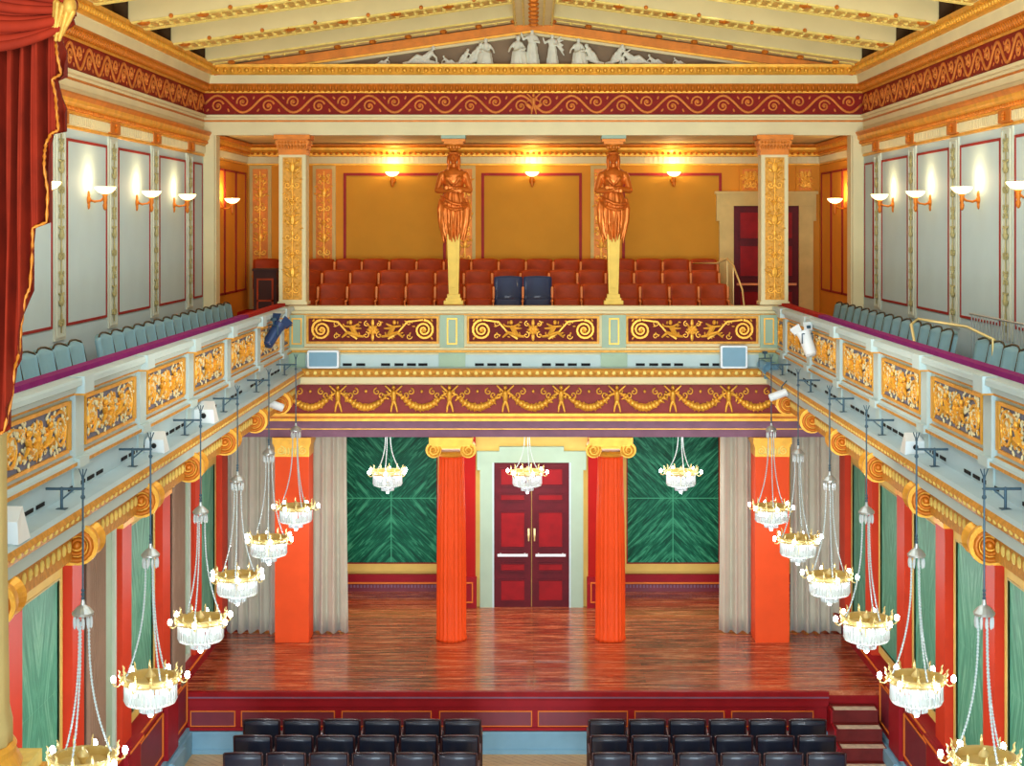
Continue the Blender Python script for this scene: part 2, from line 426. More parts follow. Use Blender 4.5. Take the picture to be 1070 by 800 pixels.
struct(m.build('floor_gallery', ['floor_red_rail_warmlit', 'floor_red_rail_warmlit']))
m = MB(); m.box(-5.15, 5.15, 25.3, 28.75, 8.84, 8.95); struct(m.build('ceiling_gallery', 'cream_warm'))

# ---- main cornice running round three sides
prof = [(.012, 8.775), (.012, 8.9), (.02, 8.9), (.02, 8.98), (.035, 8.985), (.035, 9.0), (.02, 9.01), (.02, 9.04), (.06, 9.05), (.06, 9.09), (.015, 9.09),
        (.015, 9.43), (.03, 9.43), (.04, 9.46), (.1, 9.54), (.12, 9.57), (.12, 9.58), (.14, 9.69), (.15, 9.7), (.17, 9.72), (.23, 9.82), (.24, 9.86), (0, 9.87)]
mm = ['cream', 'gold_deep', 'frieze_red', 'gold', 'cream', 'gold_deep']
ids = [0, 0, 0, 1, 1, 1, 0, 0, 0, 0, 2, 1, 3, 5, 5, 0, 0, 0, 3, 3, 3, 3]
m = MB(); sweep_u(m, prof, ids)
m.cur = 0; m.box(-5.15, 5.15, YF, YF + .3, 8.785, 9.87)
struct(m.build('trim_1', mm))
m = MB(); m.M = frame((0, YF - .0, 0)); vine(m, -5.12, 5.12, 9.26, .33, .39, .023); m.M = Matrix.Identity(4)
m.M = frame((0, YF, 9.26)); putto(m, 0, -.15, .32, 1, 'stand'); m.leaf(0, -.1, 2.4, .2, .03); m.leaf(0, -.1, .7, .2, .03)
for s, sd in SIDES:
    m.M = wall_frame(s, 5.15, 15.0); vine(m, -9.95, 9.95, 9.26, .33, .39, .023)
struct(m.build('trim_2', 'frieze_relief', smooth=True))
m = MB()
along_u(lambda: m.ell((0, 0, 0), (.035, .03, .045), 6, 4), .11, .215, 9.77, mb=m)
struct(m.build('trim_3', 'gold', smooth=True))
m = MB()
along_u(lambda: m.tube([(0, .02, -.045), (0, -.012, .0), (0, -.025, .045)], .022, 5), .085, .075, 9.5, mb=m)
struct(m.build('trim_4', 'gold_deep', smooth=True))

# ---- entablature of the upper walls (side walls and gallery back wall)
prof2 = [(.0, 8.44), (.02, 8.45), (.02, 8.47), (.012, 8.48), (.02, 8.49), (.02, 8.6), (.04, 8.61), (.05, 8.66), (.06, 8.67), (.1, 8.72), (.1, 8.76), (.13, 8.8), (.13, 8.82), (0, 8.835)]
ids2 = [1, 1, 1, 0, 0, 1, 1, 1, 1, 1, 2, 2, 2]
for nm, yf, y0 in (('trim_5', 28.75, Y0),):
    m = MB(); sweep_u(m, prof2, ids2, y0, W, yf)
    def dent():
        m.cur = 0; m.box(-.022, .022, -.022, 0, -.05, .05)
    def bead():
        m.cur = 2; m.ell((0, 0, 0), (.03, .03, .028), 6, 4)
    along_u(dent, .085, .02, 8.545, y0, W, yf, m)
    along_u(bead, .1, .065, 8.655, y0, W, yf, m)
    struct(m.build(nm, ['cream', 'gold', 'gold_deep']))

# ---- ceiling: gable of beams and coffers
RZ = lambda x: 10.55 - .1434 * abs(x)
m = MB()
for s in (-1, 1):
    m.cur = 0; m.add([(0, 4, 10.95), (s * 5.4, 4, 10.2), (s * 5.4, 25.3, 10.2), (0, 25.3, 10.95), (0, 4, 11.1), (s * 5.4, 4, 10.4), (s * 5.4, 25.3, 10.4), (0, 25.3, 11.1)],
                     [(0, 1, 2, 3), (4, 7, 6, 5), (0, 4, 5, 1), (2, 6, 7, 3), (1, 5, 6, 2)])
    m.cur = 1; m.box(s * 5.12, s * 5.16, 4, 25, 9.87, 10.35)  # dark brown strip paints the shade at the coffer ends
struct(m.build('ceiling', ['ceil_cream', 'ceil_recess_shade']))
BEAMS = [(24.07, 24.95), (21.8, 22.55), (19.5, 20.25), (17.2, 17.95), (14.9, 15.65), (12.6, 13.35), (10.3, 11.05), (8.0, 8.75)]
for bi, (ya, yb) in enumerate(BEAMS):
    m = MB()
    for s in (-1, 1):
        x1 = s * 4.93; h = .42
        m.cur = 0
        m.add([(0, ya, RZ(0)), (x1, ya, RZ(x1)), (x1, yb, RZ(x1)), (0, yb, RZ(0)), (0, ya, RZ(0) + h), (x1, ya, RZ(x1) + h), (x1, yb, RZ(x1) + h), (0, yb, RZ(0) + h)],
              [(0, 3, 2, 1), (0, 1, 5, 4), (1, 2, 6, 5), (2, 3, 7, 6), (4, 5, 6, 7)])
        # return of the recess beside the wall, its shade painted dark brown
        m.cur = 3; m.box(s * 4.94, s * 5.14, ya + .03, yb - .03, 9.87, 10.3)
        P = lambda t, y, dz=0: (s * t, y, RZ(t) + dz)
        if bi == 0:
            m.cur = 1; m.tube([P(.05, ya + .45, -.005), P(4.9, ya + .45, -.005)], .012, 5)
            m.tube([P(.05, ya + .01, -.005), P(4.9, ya + .01, -.005)], .018, 5)
            for k in range(9):
                t = .3 + k * .54; m.M = Matrix.Identity(4)
                m.cur = 2; m.ell(P(t, ya + .45, -.02), (.06, .08, .04), 6, 4)
                m.cur = 1; m.ell(P(t + .27, ya + .45, -.015), (.025, .04, .025), 6, 4)
        else:
            m.cur = 4; z0 = .012
            m.add([P(.06, ya + .1, -z0), P(4.88, ya + .1, -z0), P(4.88, yb - .1, -z0), P(.06, yb - .1, -z0)], [(0, 3, 2, 1)])
            m.cur = 1
            for y in (ya + .02, ya + .1, yb - .1, yb - .02): m.tube([P(.05, y, -.012), P(4.9, y, -.012)], .016, 5)
            for k in range(36):
                t = .2 + k * .13; m.ell(P(t, (ya + yb) / 2, -.02), (.035, .05, .03), 6, 4)
                m.ell(P(t, ya + .18, -.02), (.02, .03, .02), 5, 3); m.ell(P(t, yb - .18, -.02), (.02, .03, .02), 5, 3)
            for k in range(7):
                t = .45 + k * .72; m.cur = 2; m.ell(P(t, ya + .1, -.02), (.085, .1, .04), 8, 5); m.ell(P(t + .36, ya + .0, -.0), (.03, .03, .03), 6, 4)
    struct(m.build('ceiling_beam', ['ceil_cream', 'gold_pale', 'gold_deep', 'ceil_recess_shade', 'gilt_pattern']))
m = MB()
m.box(-.3, .3, 4, 24.9, 10.47, 10.9)
m.cur = 1
for x in (-.28, -.15, .15, .28): m.tube([(x, 4, 10.465), (x, 24.9, 10.465)], .016, 5)
m.cur = 2; m.box(-.05, .05, 4, 24.9, 10.45, 10.47)
for k in range(28): m.ell((0, 24.6 - k * .45, 10.45), (.08, .06, .04), 6, 4)
struct(m.build('ceiling_ridge', ['ceil_cream', 'gold_pale', 'gold_deep']))

# ---- pediment
m = MB()
m.add([(-5.1, 25.06, 9.84), (5.1, 25.06, 9.84), (0, 25.06, 10.6), (-5.1, 25.2, 9.84), (5.1, 25.2, 9.84), (0, 25.2, 10.6)], [(0, 1, 2), (5, 4, 3), (0, 3, 4, 1), (1, 4, 5, 2), (2, 5, 3, 0)])
for s in (-1, 1):
    for (a, b, y0_, y1_, c) in ((0, .13, 24.84, 25.1, 1), (-.03, 0.0, 24.9, 25.1, 2), (-.07, -.03, 24.98, 25.1, 3)):
        m.cur = c; z0 = 10.40
        q = lambda x, d: (x, z0 + d + .0 - .1434 * abs(x))
        P = [q(0, a), q(s * 4.95, a), q(s * 4.95, b), q(0, b)]
        m.prism(P if s > 0 else P[::-1], y0_, y1_)
struct(m.build('trim_6', ['tympanum', 'gold_deep', 'gold', 'cream']))

def relief_figure(kind, h, mir=1):
    """small plaster figure of height h, feet at z=0"""
    m = MB(); s = h
    def c(a, b, r0, r1): m.cap((a[0] * s * mir, a[1] * s, a[2] * s), (b[0] * s * mir, b[1] * s, b[2] * s), r0 * s, r1 * s, 8)
    def e(a, r): m.ell((a[0] * s * mir, a[1] * s, a[2] * s), tuple(q * s for q in r), 10, 7)
    if kind == 'stand' or kind == 'winged':
        rings = []
        for z, rx, ry in ((0, .2, .13), (.15, .19, .13), (.35, .15, .12), (.5, .14, .11), (.6, .11, .09), (.72, .13, .1), (.8, .12, .08), (.84, .05, .05)):
            rings.append([(s * rx * (1 + .1 * math.cos(7 * a) * (z < .55)) * math.cos(a), s * ry * math.sin(a) * (1 + .1 * math.cos(7 * a) * (z < .55)), s * z) for a in [2 * PI * k / 28 for k in range(28)]])
        m.loft(rings); e((0, -.02, .91), (.06, .065, .08)); e((0, .0, .94), (.07, .07, .06))
        c((.11, 0, .78), (.2, -.1, .6), .045, .035); c((.2, -.1, .6), (.06, -.16, .62), .035, .03)
        c((-.11, 0, .78), (-.24, -.06, .68), .045, .035); c((-.24, -.06, .68), (-.3, -.1, .86), .035, .03)
        if kind == 'winged':
            for k in range(5): c((.1, .06, .75), (.34 + .01 * k, .06, .95 - .16 * k), .05, .025)
    elif kind == 'sit':
        rings = []
        for z, rx, ry in ((0, .3, .24), (.2, .27, .24), (.42, .24, .22), (.48, .15, .14), (.62, .13, .11), (.74, .14, .1), (.8, .06, .06)):
            rings.append([(s * (rx * (1 + .1 * math.cos(9 * a) * (z < .45)) * math.cos(a) + .05 * mir * (z < .45)), s * (ry * math.sin(a) - .06 * (z < .45)), s * z) for a in [2 * PI * k / 28 for k in range(28)]])
        m.loft(rings); e((.02, -.03, .89), (.075, .08, .1)); e((0, .01, .92), (.085, .08, .08))
        c((.12, 0, .72), (.25, -.1, .52), .05, .04); c((.25, -.1, .52), (.1, -.25, .5), .04, .035)
        c((-.12, 0, .72), (-.26, -.05, .55), .05, .04); c((-.26, -.05, .55), (-.3, -.15, .42), .04, .035)
        c((.02, -.2, .4), (.12, -.3, .05), .09, .06)
    elif kind == 'kneel':
        c((0, 0, .3), (.14, -.05, .68), .16, .13); e((.24, -.08, .85), (.085, .09, .11)); e((.22, -.04, .88), (.09, .09, .08))
        c((0, 0, .25), (-.25, -.08, .1), .15, .1); c((-.25, -.08, .1), (-.55, 0, .06), .09, .05)
        c((0, 0, .25), (.25, -.12, .3), .13, .09); c((.25, -.12, .3), (.3, -.1, .02), .085, .05)
        c((.18, -.05, .68), (.4, -.12, .55), .06, .045); c((.4, -.12, .55), (.6, -.12, .68), .045, .035)
        c((.08, -.02, .66), (-.12, -.12, .5), .06, .045); c((-.1, 0, .35), (-.3, .03, .02), .16, .12)
    else:   # reclining, propped on one elbow
        c((0, 0, .3), (.32, -.03, .62), .2, .16); e((.46, -.06, .88), (.11, .11, .14)); e((.45, -.02, .92), (.12, .11, .1))
        c((0, 0, .25), (-.4, -.1, .42), .2, .14); c((-.4, -.1, .42), (-.85, -.05, .12), .13, .08)
        c((0, 0, .2), (-.5, .02, .16), .18, .13); c((-.5, .02, .16), (-1.15, 0, .07), .12, .06)
        c((.36, -.03, .62), (.62, -.08, .36), .08, .06); c((.62, -.08, .36), (.66, -.12, .04), .06, .05)
        c((.2, -.03, .6), (-.05, -.15, .45), .08, .06); c((.1, 0, .16), (.7, .05, .06), .14, .08)
    return m
FIGS = [(402, 'recline', .12, 1, 'tiny reclining plaster figure in the left tip of the pediment'),
        (444, 'recline', .29, 1, 'reclining plaster figure second from the pediment tip, feet pointing away from centre'),
        (468, 'recline', .14, -1, 'very small reclining plaster figure between two larger reclining groups'),
        (485, 'kneel', .26, 1, 'small kneeling plaster figure behind a bending pair'),
        (497, 'kneel', .36, 1, 'kneeling plaster figure leaning to the centre with arm stretched'),
        (508, 'sit', .42, -1, 'tall seated plaster figure of the bending pair'),
        (541, 'sit', .46, 1, 'seated draped plaster figure beside the central standing figure'),
        (556, 'stand', .56, 1, 'tallest standing draped plaster figure under the pediment apex'),
        (577, 'winged', .48, 1, 'winged standing plaster figure beside the central figure'),
        (604, 'sit', .42, 1, 'seated plaster figure embracing, beside the winged figure'),
        (618, 'kneel', .34, -1, 'kneeling plaster figure with legs trailing towards the pediment corner'),
        (645, 'kneel', .33, 1, 'bent plaster figure starting the outer reclining group'),
        (660, 'recline', .27, -1, 'large reclining plaster figure of the outer group'),
        (683, 'recline', .16, -1, 'small reclining plaster figure after the large outer one'),
        (708, 'recline', .11, -1, 'tiniest lying plaster figure near the sharp corner of the pediment')]
for px, kd, h, mi, lb in FIGS:
    m = relief_figure(kd, h, mi)
    o = m.build('pediment_statue', 'statue', smooth=True, loc=(hx(px, 24.95), 24.93, 9.87))
    r = o.modifiers.new('r', 'REMESH'); r.mode = 'VOXEL'; r.voxel_size = max(.006, h * .03); r.use_smooth_shade = True
    tag(o, lb, 'statue', 'white plaster figures in the pediment')

# ================================================================ UPPER SIDE WALLS
UP_Y = [8.6, 10.8, 13.0, 15.2, 17.38, 19.57, 21.75, 23.93]
def strip_pilaster(w=.42, ow=.24, z0=6.12, z1=8.44, d=.022, om='pilaster_relief'):
    t = empty('wall_pilaster')
    m = MB(); m.box(-w / 2, w / 2, -d, 0, z0, z1); m.frame_rect(-ow / 2 - .03, ow / 2 + .03, z0 + .03, z1 - .03, .015, -d - .012, -d)
    m.build('shaft', 'pilaster_pale', t)
    m = MB(); m.M = frame((0, -d, 0)); candelabra(m, z0 + .08, z1 - .08, ow, .009); m.build('relief_strip', om, t, True)
    m = MB(); m.box(-w / 2 - .01, w / 2 + .01, -d - .03, 0, z1 + .04, z1 + .18); m.M = frame((0, -d - .03, z1 + .11)); m.rosette(0, 0, .06)
    m.build('capital_block', 'gold_deep', t)
    return t
pp = strip_pilaster()
first = True
for s, sd in SIDES:
    for k, y in enumerate(UP_Y[::-1]):
        lb = 'pale wall pilaster with gilt ornament strip, %s from the gallery on the %s wall' % (ORD[k], sd)
        if first: o = pp; o.location = (s * 5.15, y, 0); o.rotation_euler.z = PI / 2 if s < 0 else -PI / 2; first = False; o['label'] = lb; o['category'] = 'pilaster'; o['group'] = 'gilt striped pilasters of the upper side walls'
        else: dup(pp, (s * 5.15, y, 0), PI / 2 if s < 0 else -PI / 2, lb)
    m = MB(); m.box(s * 5.15, s * 4.98, 25.0, 25.45, 5.3, 8.78); m.box(s * 4.97, s * 4.95, 25.0, 25.02, 5.3, 8.78)
    struct(m.build('trim_%d' % (7 if s < 0 else 8), 'cream'))
    # outlined wall fields between pilasters
    ys = UP_Y + [25.15]
    for k in range(len(ys) - 1):
        a, b = ys[k] + .27, ys[k + 1] - .27
        if k == len(ys) - 2: b = 25.0 - .12; a += .05
        c = (a + b) / 2; hw = (b - a) / 2
        m = MB(); m.box(-hw + .03, hw - .03, -.008, 0, 6.29, 8.3)
        m.cur = 1; m.frame_rect(-hw, hw, 6.26, 8.33, .03, -.018, 0)
        o = m.build('wall_panel', ['wall_pale', 'line_red'], loc=(s * 5.15, c, 0), rz=PI / 2 if s < 0 else -PI / 2)
        struct(o)
# gallery side walls (ochre with red outlines)
for s, sd in SIDES:
    m = MB(); m.box(s * 5.15, s * 5.13, 25.45, 28.75, 5.3, 8.44)
    m.cur = 1
    for a, b in ((25.62, 26.55), (26.62, 27.55), (27.62, 28.5)):
        for y in (a, b): m.box(s * 5.15, s * 5.115, y, y + .035, 6.22, 8.3)
        for z in (6.22, 8.27): m.box(s * 5.15, s * 5.115, a, b + .035, z, z + .035)
    struct(m.build('wall_gallery_' + sd, ['ochre_wall', 'line_red']))
# gallery back wall fields and pilasters
YB = 28.75
for a, b in ((359, 466), (503, 608), (650, 754)):
    x0, x1 = hx(a, YB), hx(b, YB)
    m = MB(); m.box(x0, x1, YB - .01, YB, 6.0, 8.3); m.cur = 1; m.frame_rect(x0, x1, 6.0, 8.31, .05, YB - .03, YB)
    struct(m.build('wall_panel', ['ochre', 'line_red']))
bp = None
for k, (a, b) in enumerate(((264, 281), (330, 348), (478, 494), (620, 636), (775, 792), (834, 848))):
    x = hx((a + b) / 2, YB); w = hx(b, YB) - hx(a, YB)
    z0 = 5.87 if k < 4 else 7.95
    t = empty('wall_pilaster', (x, YB, 0), 0, ['gilt relief pilaster in the far corner of the gallery, by the wooden cabinet', 'gilt relief pilaster beside the gallery pillar away from the door',
        'gilt relief pilaster behind the caryatid farther from the door', 'gilt relief pilaster behind the caryatid nearer the door', 'short orange relief pilaster above the gallery door frame', 'short relief pilaster over the far edge of the gallery door'][k], 'pilaster', 'gilt pilasters of the gallery back wall')
    m = MB(); m.box(-w / 2 - .05, w / 2 + .05, -.05, 0, z0, 8.44); m.build('shaft', 'ochre_wall' if k > 3 else 'stone_gold', t)
    m = MB(); m.box(-w / 2 + .01, w / 2 - .01, -.06, -.05, z0 + .05, 8.38)
    m.cur = 1; m.M = frame((0, -.06, 0)); candelabra(m, z0 + .1, 8.34, w * .9, .018)
    rr = random.Random(k)
    for j in range(70): m.leaf(rr.uniform(-w * .42, w * .42), rr.uniform(z0 + .1, 8.3), rr.uniform(0, 6.28), .07, .014, -.006)
    m.build('relief_strip', ['gold_deep', 'gold'], t)

# gallery door
xa, xb = hx(766, YB), hx(834, YB); fa, fb = hx(752, YB), hx(850, YB)
d = empty('door_1', ((xa + xb) / 2, YB, 0), 0, None, None, None, 'structure'); hw = (xb - xa) / 2; fw = (fb - fa) / 2
m = MB(); m.box(-fw, -hw, -.1, 0, 5.3, 7.75); m.box(hw, fw, -.1, 0, 5.3, 7.75); m.box(-fw, fw, -.12, 0, 7.72, 7.95)
m.box(-fw - .08, fw + .08, -.14, 0, 7.93, 7.98); m.box(-fw - .05, -fw, -.1, 0, 7.45, 7.95); m.box(fw, fw + .05, -.1, 0, 7.45, 7.95)
m.build('door_frame', 'stone_gold', d)
for q in (-1, 1):
    m = MB(); x0, x1 = (-hw, -.01) if q < 0 else (.01, hw)
    m.box(x0, x1, -.05, 0, 5.3, 7.72)
    m.cur = 1
    for z0, z1 in ((5.4, 6.2), (6.45, 7.02), (7.12, 7.62)): m.box(x0 + .11, x1 - .11, -.065, -.05, z0, z1)
    m.cur = 0
    for z0, z1 in ((5.4, 6.2), (6.45, 7.02), (7.12, 7.62)): m.frame_rect(x0 + .1, x1 - .1, z0, z1, .02, -.075, -.05)
    lf = m.build('door_leaf', ['door_dark', 'door_red'], d)
    m = MB(); m.box(x0 + .05, x1 - .05, -.14, -.11, 6.3, 6.34); m.box(x0 + .1, x0 + .12, -.11, -.05, 6.3, 6.34); m.box(x1 - .12, x1 - .1, -.11, -.05, 6.3, 6.34); m.build('push_bar', 'seat_wood_tan', lf)

# stage door
YD = 27.4; d = empty('door_2', (hx(555.5, YD), YD, 0), 0, None, None, None, 'structure')
m = MB(); m.box(-.88, -.66, -.08, 0, .86, 3.5); m.box(.66, .88, -.08, 0, .86, 3.5); m.box(-.88, .88, -.09, 0, 3.33, 3.52)
m.box(-.93, -.88, -.08, 0, 3.2, 3.52); m.box(.88, .93, -.08, 0, 3.2, 3.52); m.box(-.55, .55, -.1, 0, 3.52, 3.6)
m.cur = 1; m.box(-.67, -.64, -.085, 0, .86, 3.36); m.box(.64, .67, -.085, 0, .86, 3.36); m.box(-.67, .67, -.085, 0, 3.33, 3.36)
m.build('door_frame', ['green_pale', 'wall_pale'], d)
for q in (-1, 1):
    x0, x1 = (-.64, -.006) if q < 0 else (.006, .64)
    m = MB(); m.box(x0, x1, -.04, 0, .86, 3.33)
    PN = ((.95, 1.34), (1.46, 1.62), (1.86, 2.5), (2.66, 2.8), (2.92, 3.24))
    for z0, z1 in PN: m.frame_rect(x0 + .09, x1 - .09, z0, z1, .025, -.062, -.04)
    m.cur = 1
    for z0, z1 in PN: m.box(x0 + .12, x1 - .12, -.055, -.04, z0 + .03, z1 - .03)
    lf = m.build('door_leaf', ['door_dark', 'door_red'], d)
    m = MB(); m.box(x0 + .06, x1 - .06, -.14, -.11, 1.74, 1.78); m.box(x0 + .1, x0 + .12, -.11, -.04, 1.74, 1.78); m.box(x1 - .12, x1 - .1, -.11, -.04, 1.74, 1.78); m.build('push_bar', 'white_metal', lf)
    m = MB(); x = -.05 if q < 0 else .05; m.box(x - .015, x + .015, -.06, -.04, 2.05, 2.2); m.cap((x, -.08, 2.08), (x, -.08, 2.0), .012); m.build('door_handle', 'brass', lf)

# ================================================================ STAGE BACK: green marble fields
def marble_panel(name, loc, rz, w, h, mt, lb, grp, fw=.16, fm='yellow_frame', line='line_red', low=.0):
    t = empty(name, loc, rz, lb, 'wall panel', grp)
    m = MB(); m.box(-w / 2, w / 2, -.03, 0, -h / 2, h / 2); m.build('marble_slab', mt, t)
    m = MB(); m.box(-w / 2 - fw, -w / 2, -.05, 0, -h / 2 - fw, h / 2 + fw); m.box(w / 2, w / 2 + fw, -.05, 0, -h / 2 - fw, h / 2 + fw)
    m.box(-w / 2, w / 2, -.05, 0, h / 2, h / 2 + fw); m.box(-w / 2, w / 2, -.05, 0, -h / 2 - fw - low, -h / 2)
    m.cur = 1; m.frame_rect(-w / 2 - .02, w / 2 + .02, -h / 2 - .02, h / 2 + .02, .02, -.055, -.03)
    m.build('frame', [fm, line], t)
    return t
YS = 28.6
za, zb = hz(587, YS), hz(452, YS) + .1
zc = hz(520, YS)
marble_panel('marble_panel', (hx(409, YS), YS, zc), 0, hx(409 + 46, YS) * 0 + 1.62, 2 * (zc - za), 'marble_green', 'green book-matched marble panel on the stage back wall, on the side without the steps', 'marble panels of the stage back wall')
marble_panel('marble_panel', (hx(703, YS), YS, zc), 0, 1.62, 2 * (zc - za), 'marble_green', 'green book-matched marble panel on the stage back wall, on the side of the steps', 'marble panels of the stage back wall')
m = MB()
for x0, x1 in ((-5, -1.24), (1.17, 5)):
    m.cur = 0; m.box(x0, x1, YS - .1, YS, 1.02, 1.16); m.cur = 1; m.box(x0, x1, YS - .11, YS, 1.0, 1.03); m.cur = 2; m.box(x0, x1, YS - .08, YS, .86, 1.0)
    m.cur = 3
    for k in range(int((x1 - x0) / .06)): m.box(x0 + k * .06, x0 + k * .06 + .03, YS - .095, YS - .08, .93, .98)
struct(m.build('trim_9', ['stage_red', 'orange_line', 'stage_purple', 'mauve']))

# ================================================================ LOWER SIDE WALLS
for s, sd in SIDES:
    # dado and skirting
    m = MB()
    ya, yb = 4.0, 28.5
    m.cur = 0; m.box(s * 5.0, s * 4.84, ya, 22.4, .36, 1.12); m.box(s * 5.0, s * 4.92, 22.4, yb, .86, 1.12)
    m.cur = 0; m.box(s * 5.0, s * 4.81, ya, yb, 1.12, 1.18); m.cur = 1; m.box(s * 4.81, s * 4.795, ya, yb, 1.14, 1.165)
    m.cur = 2; m.box(s * 5.0, s * 4.76, ya, 22.38, 0, .3); m.box(s * 5.0, s * 4.8, ya, 22.38, .3, .36)
    for k in range(len(PIL_Y)):
        y = PIL_Y[k]
        if y < 22.2:
            m.cur = 0; m.box(s * 4.84, s * 4.78, y - .3, y + .3, .36, 1.12); m.cur = 0; m.box(s * 4.8, s * 4.75, y - .32, y + .32, 1.12, 1.19); m.cur = 1; m.box(s * 4.75, s * 4.74, y - .32, y + .32, 1.14, 1.165)
            m.cur = 2; m.box(s * 4.76, s * 4.7, y - .34, y + .34, 0, .34)
        if k + 1 < len(PIL_Y) and PIL_Y[k + 1] < 23.5:
            a, b = y + .42, min(PIL_Y[k + 1] - .42, 22.3)
            m.cur = 3; m.box(s * 4.84, s * 4.83, a, b, .46, 1.02)
            m.cur = 1
            for z in (.46, 1.0): m.box(s * 4.84, s * 4.815, a, b, z, z + .02)
            for q in (a, b): m.box(s * 4.84, s * 4.815, q, q + .03, .46, 1.02)
    struct(m.build('baseboard_' + sd, ['stage_red', 'orange_line', 'skirt_blue', 'stage_purple']))
    # gilt band above the bays
    m = MB(); m.box(s * 5.0, s * 4.93, 4.0, 28.5, 3.95, 4.2)
    m.cur = 1; m.box(s * 5.0, s * 4.9, 4.0, 28.5, 4.1, 4.14); m.cur = 1
    for k in range(150): m.ell((s * 4.91, 5 + k * .155, 4.03), (.03, .05, .045), 6, 4)
    struct(m.build('trim_%d' % (10 if s < 0 else 11), ['yellow_frame', 'gold']))
def low_pilaster():
    t = empty('wall_pilaster')
    m = MB(); m.box(-.22, .22, -.13, 0, 1.17, 3.8); m.build('shaft', 'pilaster_red', t)
    m = MB(); m.box(-.24, .24, -.15, 0, 3.78, 3.84); m.box(-.22, .22, -.13, 0, 3.84, 4.0); m.box(-.28, .28, -.19, 0, 4.0, 4.06)
    for s in (-1, 1):
        m.M = frame((s * .17, -.14, 3.93)); m.lathe([(.02, .0), (.075, 0), (.08, -.02), (.05, -.05), (.02, -.05)], n=12, axis='y')
        m.spiral(0, 0, .075, 1.8, s, PI / 2, .014, -.045)
    m.M = frame((0, -.15, 3.93)); m.leaf(0, -.06, PI / 2, .14, .05)
    m.build('capital', 'gold', t)
    return t
lp = low_pilaster(); first = True
for s, sd in SIDES:
    for k, y in enumerate(PIL_Y[::-1]):
        lb = 'orange red wall pilaster with gilt capital under the %s balcony, %s from the stage wall' % (sd, ORD[k])
        rz = PI / 2 if s < 0 else -PI / 2
        if first: o = lp; o.location = (s * 5.0, y, 0); o.rotation_euler.z = rz; first = False; tag(o, lb, 'pilaster', 'orange red pilasters below the side balconies')
        else: dup(lp, (s * 5.0, y, 0), rz, lb)
    rz = PI / 2 if s < 0 else -PI / 2
    for k in range(len(PIL_Y) - 1):
        a, b = PIL_Y[k] + .24, PIL_Y[k + 1] - .24; c = (a + b) / 2; w = b - a
        pale = s < 0 and k in (4, 6)
        kk = len(PIL_Y) - 2 - k
        if not pale:
            marble_panel('marble_panel', (s * 5.0, c, 2.52), rz, w - .36, 2.3, 'marble_side',
                         'streaked green marble panel under the %s balcony, %s bay from the stage wall' % (sd, ORD[kk]), 'green marble panels below the side balconies', .12, 'yellow_frame', 'stone_gold')
        else:
            t = empty('window_%d' % (k), (s * 5.0, c, 0), rz, None, None, None, 'structure')
            m = MB(); m.box(-w / 2, w / 2, -.03, 0, 1.17, 3.9); m.build('blind_panel', 'green_pale', t)
            m = MB(); m.frame_rect(-w / 2, w / 2, 1.17, 3.94, .07, -.07, 0); m.build('casing', 'pilaster_pale', t)
            m = MB()
            for j in range(40):
                x = -w / 2 + .05 + j * .014
            n = 41; fr = []; bk = []
            for j in range(n):
                x = -w / 2 + .04 + j * .017; yy = -.14 + .035 * math.sin(j * 1.25)
                fr.append((x, yy)); bk.append((x, yy + .02))
            vs = [(x, y, z) for z in (1.0, 3.98) for x, y in fr] + [(x, y, z) for z in (1.0, 3.98) for x, y in bk]
            fs = [(j, j + 1, j + 1 + n, j + n) for j in range(n - 1)] + [(j + 2 * n, j + 3 * n, j + 1 + 3 * n, j + 1 + 2 * n) for j in range(n - 1)]
            m.add(vs, fs); cu = m.build('curtain', 'curtain_brown', None, True, (s * 5.0, c, 0), rz)
            tag(cu, 'narrow brown curtain in the %s pale bay from the stage, under left balcony' % ('second' if k == 4 else 'first'), 'curtain', 'brown curtains below the balcony')
# ================================================================ BALCONIES
# profile: d = distance out from the parapet plane towards the hall, z = height
BP = [(-.14, 5.9), (-.14, 6.1), (-.1, 6.12), (.1, 6.12), (.11, 6.1), (.11, 6.06), (.07, 6.04), (.06, 6.0), (.04, 5.99), (.04, 5.975), (.003, 5.97), (.003, 5.48), (.03, 5.47), (.04, 5.44), (.07, 5.43), (.07, 5.4), (.02, 5.38), (.012, 5.36), (.012, 5.17), (.2, 5.16),
      (.24, 5.14), (.26, 5.1), (.22, 5.03), (.2, 5.02), (.2, 4.93), (.17, 4.91)]
BI = [0, 0, 0, 0, 0, 0, 0, 1, 1, 0, 0, 1, 0, 0, 1, 0, 0, 2, 2, 1, 1, 1, 0, 0, 0]
XR = 3.8; YR = 24.95
def extrude(mb, prof, ids, a, b, fn):
    for i in range(len(prof) - 1):
        mb.cur = ids[i]; p, q = prof[i], prof[i + 1]
        mb.add([fn(p[0], a, p[1]), fn(p[0], b, p[1]), fn(q[0], b, q[1]), fn(q[0], a, q[1])], [(0, 1, 2, 3)])
SP_POST = [9.0, 11.12, 13.25, 15.4, 17.57, 19.75, 21.9, 24.0]
reliefS = None; postS = None; BAL = {}
